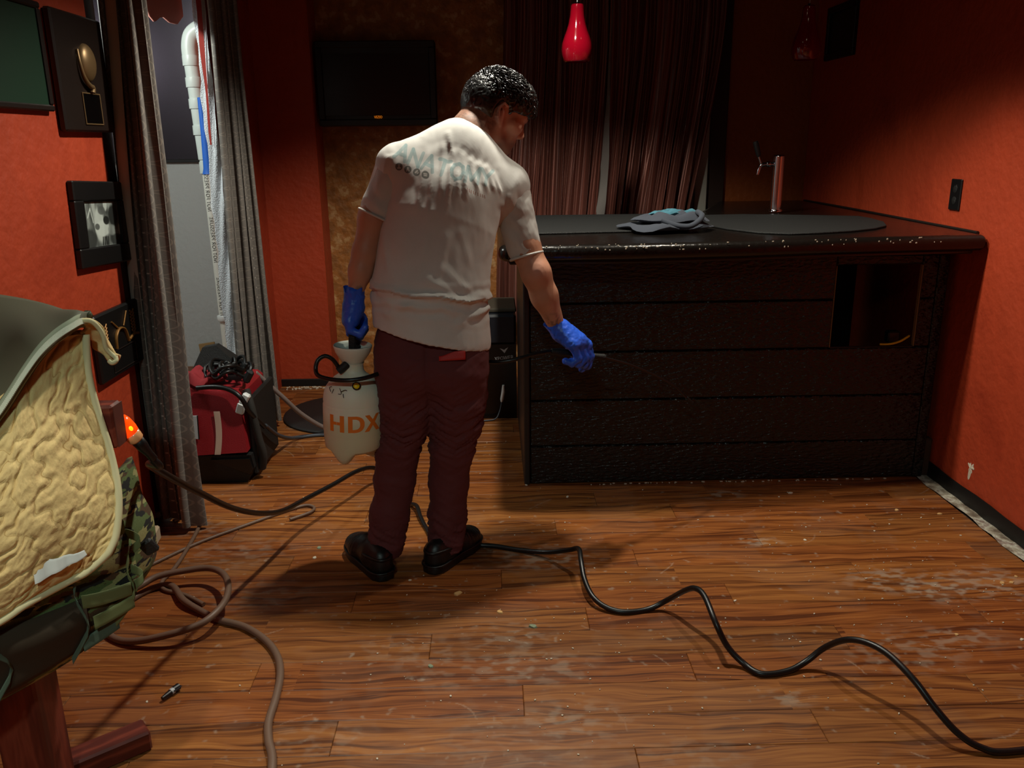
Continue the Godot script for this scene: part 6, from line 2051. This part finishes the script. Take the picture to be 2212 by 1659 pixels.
func shirt_skin() -> StandardMaterial3D:
	var n := 1024
	var img := Image.create(n, n, false, Image.FORMAT_RGB8)
	img.fill(Color(0.79, 0.785, 0.765))
	var weave := noise(FastNoiseLite.TYPE_SIMPLEX, 0.5, 77, 2)
	var blot := noise(FastNoiseLite.TYPE_SIMPLEX_SMOOTH, 0.006, 78, 3)
	for y in n:
		for x in n:
			img.set_pixel(x, y, Color(0.79, 0.785, 0.765) * (1.0 + 0.035 * weave.get_noise_2d(x, y) + 0.03 * blot.get_noise_2d(x, y)))
	var px := func(x: float, y: float) -> Vector2: return Vector2((x + 0.6) / 0.8, (1.5 - y) / 0.8) * n
	var ink := Color(0.57, 0.66, 0.66, 0.75)
	var c: Vector2 = px.call(-0.133, 1.322)
	var tilt := Transform2D(deg_to_rad(17.0), c)
	# the word across the shoulders
	var words := "ANATOMY"
	for i in words.length():
		var at := Vector2((i - 3) * 56.0 - 16.0, -1.2 * (i - 3) * (i - 3))
		var local := tilt * Transform2D(deg_to_rad(-2.5 * (i - 3)), at)
		for line: Array in GLYPH[words[i]]:
			for k in range(0, line.size() - 2, 2):
				stroke(img, local * (Vector2(line[k] - 0.4, line[k + 1] - 0.5) * 56.0), local * (Vector2(line[k + 2] - 0.4, line[k + 3] - 0.5) * 56.0), 6.5, ink)
	# four round emblems with small pale figures
	var dark := Color(0.40, 0.40, 0.38, 0.95)
	var pale := Color(0.72, 0.70, 0.67)
	for i in 4:
		var q: Vector2 = px.call(-0.279 + 0.027 * i, 1.331 - 0.0085 * i)
		stroke(img, q, q, 14.0, dark)
		match i:
			0:
				stroke(img, q + Vector2(0, -6), q + Vector2(0, 5), 2.2, pale)
				stroke(img, q + Vector2(-5, 5), q + Vector2(5, 5), 2.2, pale)
			1:
				stroke(img, q + Vector2(0, -7), q + Vector2(5, 6), 1.8, pale)
				stroke(img, q + Vector2(0, -7), q + Vector2(-5, 6), 1.8, pale)
				stroke(img, q + Vector2(-3, 2), q + Vector2(3, 2), 1.6, pale)
			2:
				stroke(img, q + Vector2(-5, 1), q + Vector2(2, -5), 3.0, pale)
				stroke(img, q + Vector2(2, 4), q + Vector2(6, 2), 2.0, pale)
			3:
				stroke(img, q + Vector2(-5, -3), q + Vector2(5, -3), 2.0, pale)
				stroke(img, q + Vector2(-4, 3), q + Vector2(4, 3), 2.0, pale)
	# a short faded line of small red print under the word
	for i in 9:
		var q: Vector2 = px.call(-0.075 + 0.0065 * i, 1.262 - 0.0028 * i)
		stroke(img, q + Vector2(0, -5), q + Vector2(rng.randf_range(-3, 3), 5), 1.4, Color(0.58, 0.42, 0.38, 0.8))
	var m := mat("shirt_print", Color.WHITE, 0.85, {"rim_enabled": true, "rim": 0.2})
	m.albedo_texture = tex_of(img)
	mat("shirt", Color(0.79, 0.785, 0.765), 0.85, {"rim_enabled": true, "rim": 0.2})
	return m


# dark wet hair: a close cap that thins at the nape, and curled locks on top
func build_hair(man: Node3D, hc: Vector3, hb: Basis) -> void:
	var hp := func(x: float, y: float, z: float) -> Vector3: return hc + hb * Vector3(x, y, z)
	var cap := Field.new()
	cap.add([
		[hp.call(-0.034, 0.034, 0), hp.call(0.034, 0.046, 0), 0.0855, 0.082, 0.02, hb.z, 0.06],
		[hp.call(-0.032, 0.0, 0), hp.call(-0.026, -0.055, 0), 0.075, 0.061, 0.03],
		[hp.call(0.050, 0.075, -0.03), hp.call(0.058, 0.072, 0.03), 0.045, 0.045, 0.03],
		[hp.call(0.090, 0.052, -0.03), hp.call(0.092, 0.050, 0.03), 0.026, 0.026, 0.02],
	])
	for s: float in [-1.0, 1.0]:
		cap.add([[hp.call(0.016, 0.016, 0.066 * s), hp.call(0.018, -0.012, 0.066 * s), 0.010, 0.007, 0.01]])
	var up := hb.y
	var fw := hb.x
	# hairline: behind the ears and up over the forehead
	var n1 := (-up * 0.86 + fw * 0.50).normalized()
	var n2 := (fw * 0.93 - up * 0.36).normalized()
	cap.cut = [[n2, n2.dot(hp.call(0.108, 0.030, 0))]]
	var curls := noise(FastNoiseLite.TYPE_SIMPLEX_SMOOTH, 55.0, 66, 2)
	cap.grain = func(p: Vector3) -> float:
		var q := hb.inverse() * (p - hc)
		var lower := q.y + 0.072 - 0.085 * smoothstep(-0.065, 0.0, q.x)
		var e := maxf(0.0, -lower) * 1.2
		# kept clear of the ears
		var de := Vector2(q.x + 0.010, (q.y - 0.002) * 0.8).length()
		if absf(q.z) > 0.05:
			e = maxf(e, (0.034 - de) * 0.9)
		if q.x > 0.025:
			e += maxf(0.0, 0.022 - q.y) * 1.1
		var curl := absf(curls.get_noise_3dv(q * Vector3(0.8, 1.0, 1.2)))
		return e + curl * (0.004 + 0.008 * smoothstep(-0.02, 0.08, q.y + q.x * 0.4)) - 0.002
	var m := mat("wet_hair", Color(0.030, 0.027, 0.026), 0.30, {"rim_enabled": true, "rim": 0.3, "metallic_specular": 0.75})
	var hair := part(man, "hair", net_mesh(cap, 0.0034), m)
	var st := SurfaceTool.new()
	st.begin(Mesh.PRIMITIVE_TRIANGLES)
	var r := RandomNumberGenerator.new()
	r.seed = 12
	for i in 2100:
		var th := r.randf_range(-PI, PI)
		var el := asin(r.randf_range(-0.75, 1.0))
		var d := Vector3(cos(th) * cos(el), sin(el), sin(th) * cos(el))
		if d.y < -0.05 and d.x > -0.25:
			continue
		if d.x > 0.55 and d.y < 0.1:
			continue
		if absf(d.z) > 0.6 and d.y < 0.12:
			continue
		var top := smoothstep(0.1, 0.75, d.y + 0.45 * d.x)
		var root := Vector3(0.0, 0.040, 0) + d * Vector3(0.112, 0.082, 0.082)
		if d.x < 0.0:
			root = Vector3(0.0, 0.036, 0) + d * Vector3(0.116, 0.084, 0.082)
		root += d * 0.004
		var flow := Vector3(0.55, -0.25 - 0.6 * (1.0 - top), r.randf_range(-0.5, 0.5)).normalized()
		flow = (flow - d * flow.dot(d)).normalized()
		var length := lerpf(0.011, 0.036, top) * r.randf_range(0.7, 1.25)
		var curl := d.cross(flow) * r.randf_range(-1.0, 1.0)
		var pts := []
		for k in 6:
			var t := k / 5.0
			pts.append(hc + hb * (root + flow * length * t + d * (lerpf(0.003, 0.017, top) * sin(t * PI * 0.85)) + curl * length * 0.45 * sin(t * 2.6)))
		var w := lerpf(0.0011, 0.0034, top) * r.randf_range(0.7, 1.2)
		var lock := tube(pts, func(t: float) -> float: return w * (1.0 - 0.75 * t) + 0.0003, 5, false, 0.6)
		st.append_from(lock, 0, Transform3D.IDENTITY)
	var locks := part(hair, "locks", st.commit(), m)
	locks.set_meta("kind", "stuff")


func build_shoe(man: Node3D, heel: Vector3, dir: Vector3) -> void:
	dir = dir.normalized()
	var sd := dir.cross(Vector3.UP).normalized()
	var at := func(x: float, y: float, z: float) -> Vector3: return heel + dir * x + Vector3.UP * y + sd * z
	var f := Field.new()
	f.add([
		[at.call(0.0, 0.045, 0), at.call(0.03, 0.050, 0), 0.041, 0.043, 0.02],
		[at.call(0.0, 0.075, 0), at.call(0.05, 0.085, 0), 0.034, 0.036, 0.02],
		[at.call(0.06, 0.055, 0), at.call(0.12, 0.058, 0), 0.046, 0.050, 0.03],
		[at.call(0.15, 0.045, -0.012), at.call(0.205, 0.036, -0.010), 0.045, 0.038, 0.03, Vector3.UP, 0.10],
		[at.call(0.15, 0.045, 0.014), at.call(0.20, 0.036, 0.012), 0.043, 0.038, 0.03, Vector3.UP, 0.10],
	])
	f.cut = [[Vector3.DOWN, -0.012]]
	var tread := noise(FastNoiseLite.TYPE_SIMPLEX_SMOOTH, 30.0, 5, 2)
	f.grain = func(p: Vector3) -> float:
		var x := (p - heel).dot(dir)
		return -0.0012 * sin(x * 420.0) * smoothstep(0.10, 0.13, x) * smoothstep(0.045, 0.06, p.y) + 0.0008 * tread.get_noise_3dv(p)
	var rub := mat("black_rubber", Color(0.055, 0.058, 0.056), 0.42)
	var s := part(man, "clog", net_mesh(f, 0.0042), rub)
	var out := []
	for q: Array in [[-0.046, 0.0], [-0.038, 0.026], [-0.012, 0.042], [0.04, 0.045], [0.10, 0.048], [0.15, 0.056], [0.20, 0.054], [0.235, 0.038], [0.25, 0.012], [0.25, -0.012], [0.235, -0.036], [0.20, -0.052], [0.15, -0.056], [0.10, -0.050], [0.04, -0.046], [-0.012, -0.042], [-0.038, -0.026]]:
		var p: Vector3 = at.call(q[0], 0, q[1])
		out.append(Vector2(p.x, p.z))
	part(s, "sole", slab(out, 0.0, 0.030, 0.008, 3), rub)
	var rim := []
	for q: Vector2 in out:
		rim.append(Vector3(q.x, 0.031, q.y))
	rim.append(rim[0])
	part(s, "welt", tube(spline(rim, 4), 0.004, 8), rub)
	part(s, "heel_strap", tube(spline([at.call(0.05, 0.075, -0.044), at.call(0.01, 0.078, -0.040), at.call(-0.03, 0.078, -0.022), at.call(-0.04, 0.078, 0.0), at.call(-0.03, 0.078, 0.022), at.call(0.01, 0.078, 0.040), at.call(0.05, 0.075, 0.044)], 5), 0.0055, 8), rub)


# ---------------------------------------------------------------- chips of plaster and paint on the floor
func build_debris() -> void:
	var kinds := [["chip_white", "white plaster chip on the floor"], ["chip_tan", "tan chip on the floor"], ["chip_green", "grey-green chip on the floor"]]
	for q: Array in CHIPS:
		var s := Shape.new()
		var r := RandomNumberGenerator.new()
		r.seed = int(absf(q[0]) * 1000.0 + absf(q[1]) * 7000.0)
		var ring := []
		var top := []
		var n := 7
		for i in n:
			var a := TAU * i / n
			var k := r.randf_range(0.65, 1.15) * float(q[2])
			ring.append(Vector3(cos(a) * k * 1.3, 0.0, sin(a) * k))
			top.append(Vector3(cos(a) * k * 1.1, float(q[2]) * r.randf_range(0.25, 0.5), sin(a) * k * 0.85))
		s.face(top.duplicate(), Vector3.UP)
		s.face(ring.duplicate(), Vector3.DOWN)
		for i in n:
			var j := (i + 1) % n
			s.face([ring[i], ring[j], top[j], top[i]], ring[i] + ring[j])
		var k: int = q[3]
		var m := part(self, "chip", mesh_of(s), M[kinds[k][0]], Vector3(q[0], 0.0004, q[1]), Vector3(0, r.randf() * 6.0, 0))
		tag(m, q[4], "chip", "larger chips on the floor")
	# flecks too small to tell apart
	var small := Shape.new()
	for i in 420:
		var p := Vector2(rng.randf_range(-1.2, 1.75), rng.randf_range(-4.6, -1.55))
		if i % 3 == 0:
			p = Vector2(rng.randfn(0.15, 0.35), rng.randfn(-2.1, 0.3))
		elif i % 3 == 1:
			p = Vector2(rng.randfn(1.3, 0.3), rng.randfn(-2.4, 0.35))
		if p.x < -1.25 or p.x > 1.78 or p.y > -1.5 or (p.x > 0.08 and p.y < -3.28):
			continue
		var e := rng.randf_range(0.0012, 0.0034)
		small.box(Vector3(p.x, e * 0.45 + 0.0003, p.y), Vector3(e * rng.randf_range(0.8, 2.2), e * 0.9, e * rng.randf_range(0.8, 1.6)), e * 0.25, Basis(Vector3.UP, rng.randf() * 3.0))
	for i in 60:
		small.box(Vector3(rng.randf_range(0.12, 1.8), 0.003, -3.296 + rng.randf_range(0.0, 0.012)), Vector3(rng.randf_range(0.003, 0.012), 0.004, 0.006), 0.001)
	for i in 50:
		small.box(Vector3(rng.randf_range(-1.25, -1.0), 0.003, rng.randf_range(-4.86, -4.8)), Vector3(rng.randf_range(0.003, 0.014), 0.005, 0.007), 0.001)
	var f := part(self, "dust_flecks", mesh_of(small), M.chip_white)
	tag(f, "tiny white flecks of plaster dust strewn over the whole floor", "debris")
	f.set_meta("kind", "stuff")


const CHIPS := [
	[-0.133, -2.420, 0.0130, 1, "largest tan chip, lying on the floor below the man's right heel"],
	[0.003, -2.303, 0.0089, 1, "tan chip in front of the man's shadow, left of the bent cord"],
	[0.099, -2.219, 0.0121, 2, "flat grey-green flake on the floor, left of where the cord bends down"],
	[-0.193, -2.033, 0.0072, 2, "small grey-green chip in the middle of the front floor"],
	[0.288, -3.169, 0.0070, 0, "round white chip near the bar's left corner"],
	[1.205, -3.162, 0.0082, 0, "round white chip just before the bar's right half"],
	[1.560, -2.982, 0.0079, 1, "thin yellowish flake before the right end of the bar"],
	[1.707, -2.937, 0.0078, 1, "narrow yellow flake next to the concrete strip by the right wall"],
	[1.640, -2.411, 0.0084, 1, "leftmost of three tan flakes near the right edge of the floor"],
	[1.673, -2.413, 0.0065, 1, "right flake of the three near the right edge of the floor"],
	[1.710, -2.451, 0.0057, 1, "upper flake of the three near the right edge of the floor"],
	[1.336, -2.126, 0.0059, 1, "tan chip alone to the right of the last hump of the cord"],
	[1.509, -2.093, 0.0066, 0, "white chip at the right edge of the floor, beside the cord"],
	[-0.645, -2.688, 0.0071, 0, "white chip left of the man's left clog"],
	[-0.643, -2.762, 0.0083, 2, "greyish flake behind the white chip left of the man"],
	[-0.295, -2.514, 0.0048, 0, "small white chip between the man's clogs"],
	[1.113, -2.744, 0.0052, 0, "small white chip before the middle of the bar"],
	[0.601, -1.991, 0.0039, 0, "white chip inside the bend of the cord's shadow"],
	[0.745, -2.340, 0.0045, 0, "white chip right of the cord's first hump"],
	[-0.926, -1.907, 0.0038, 0, "small white chip left of the black marker"],
]
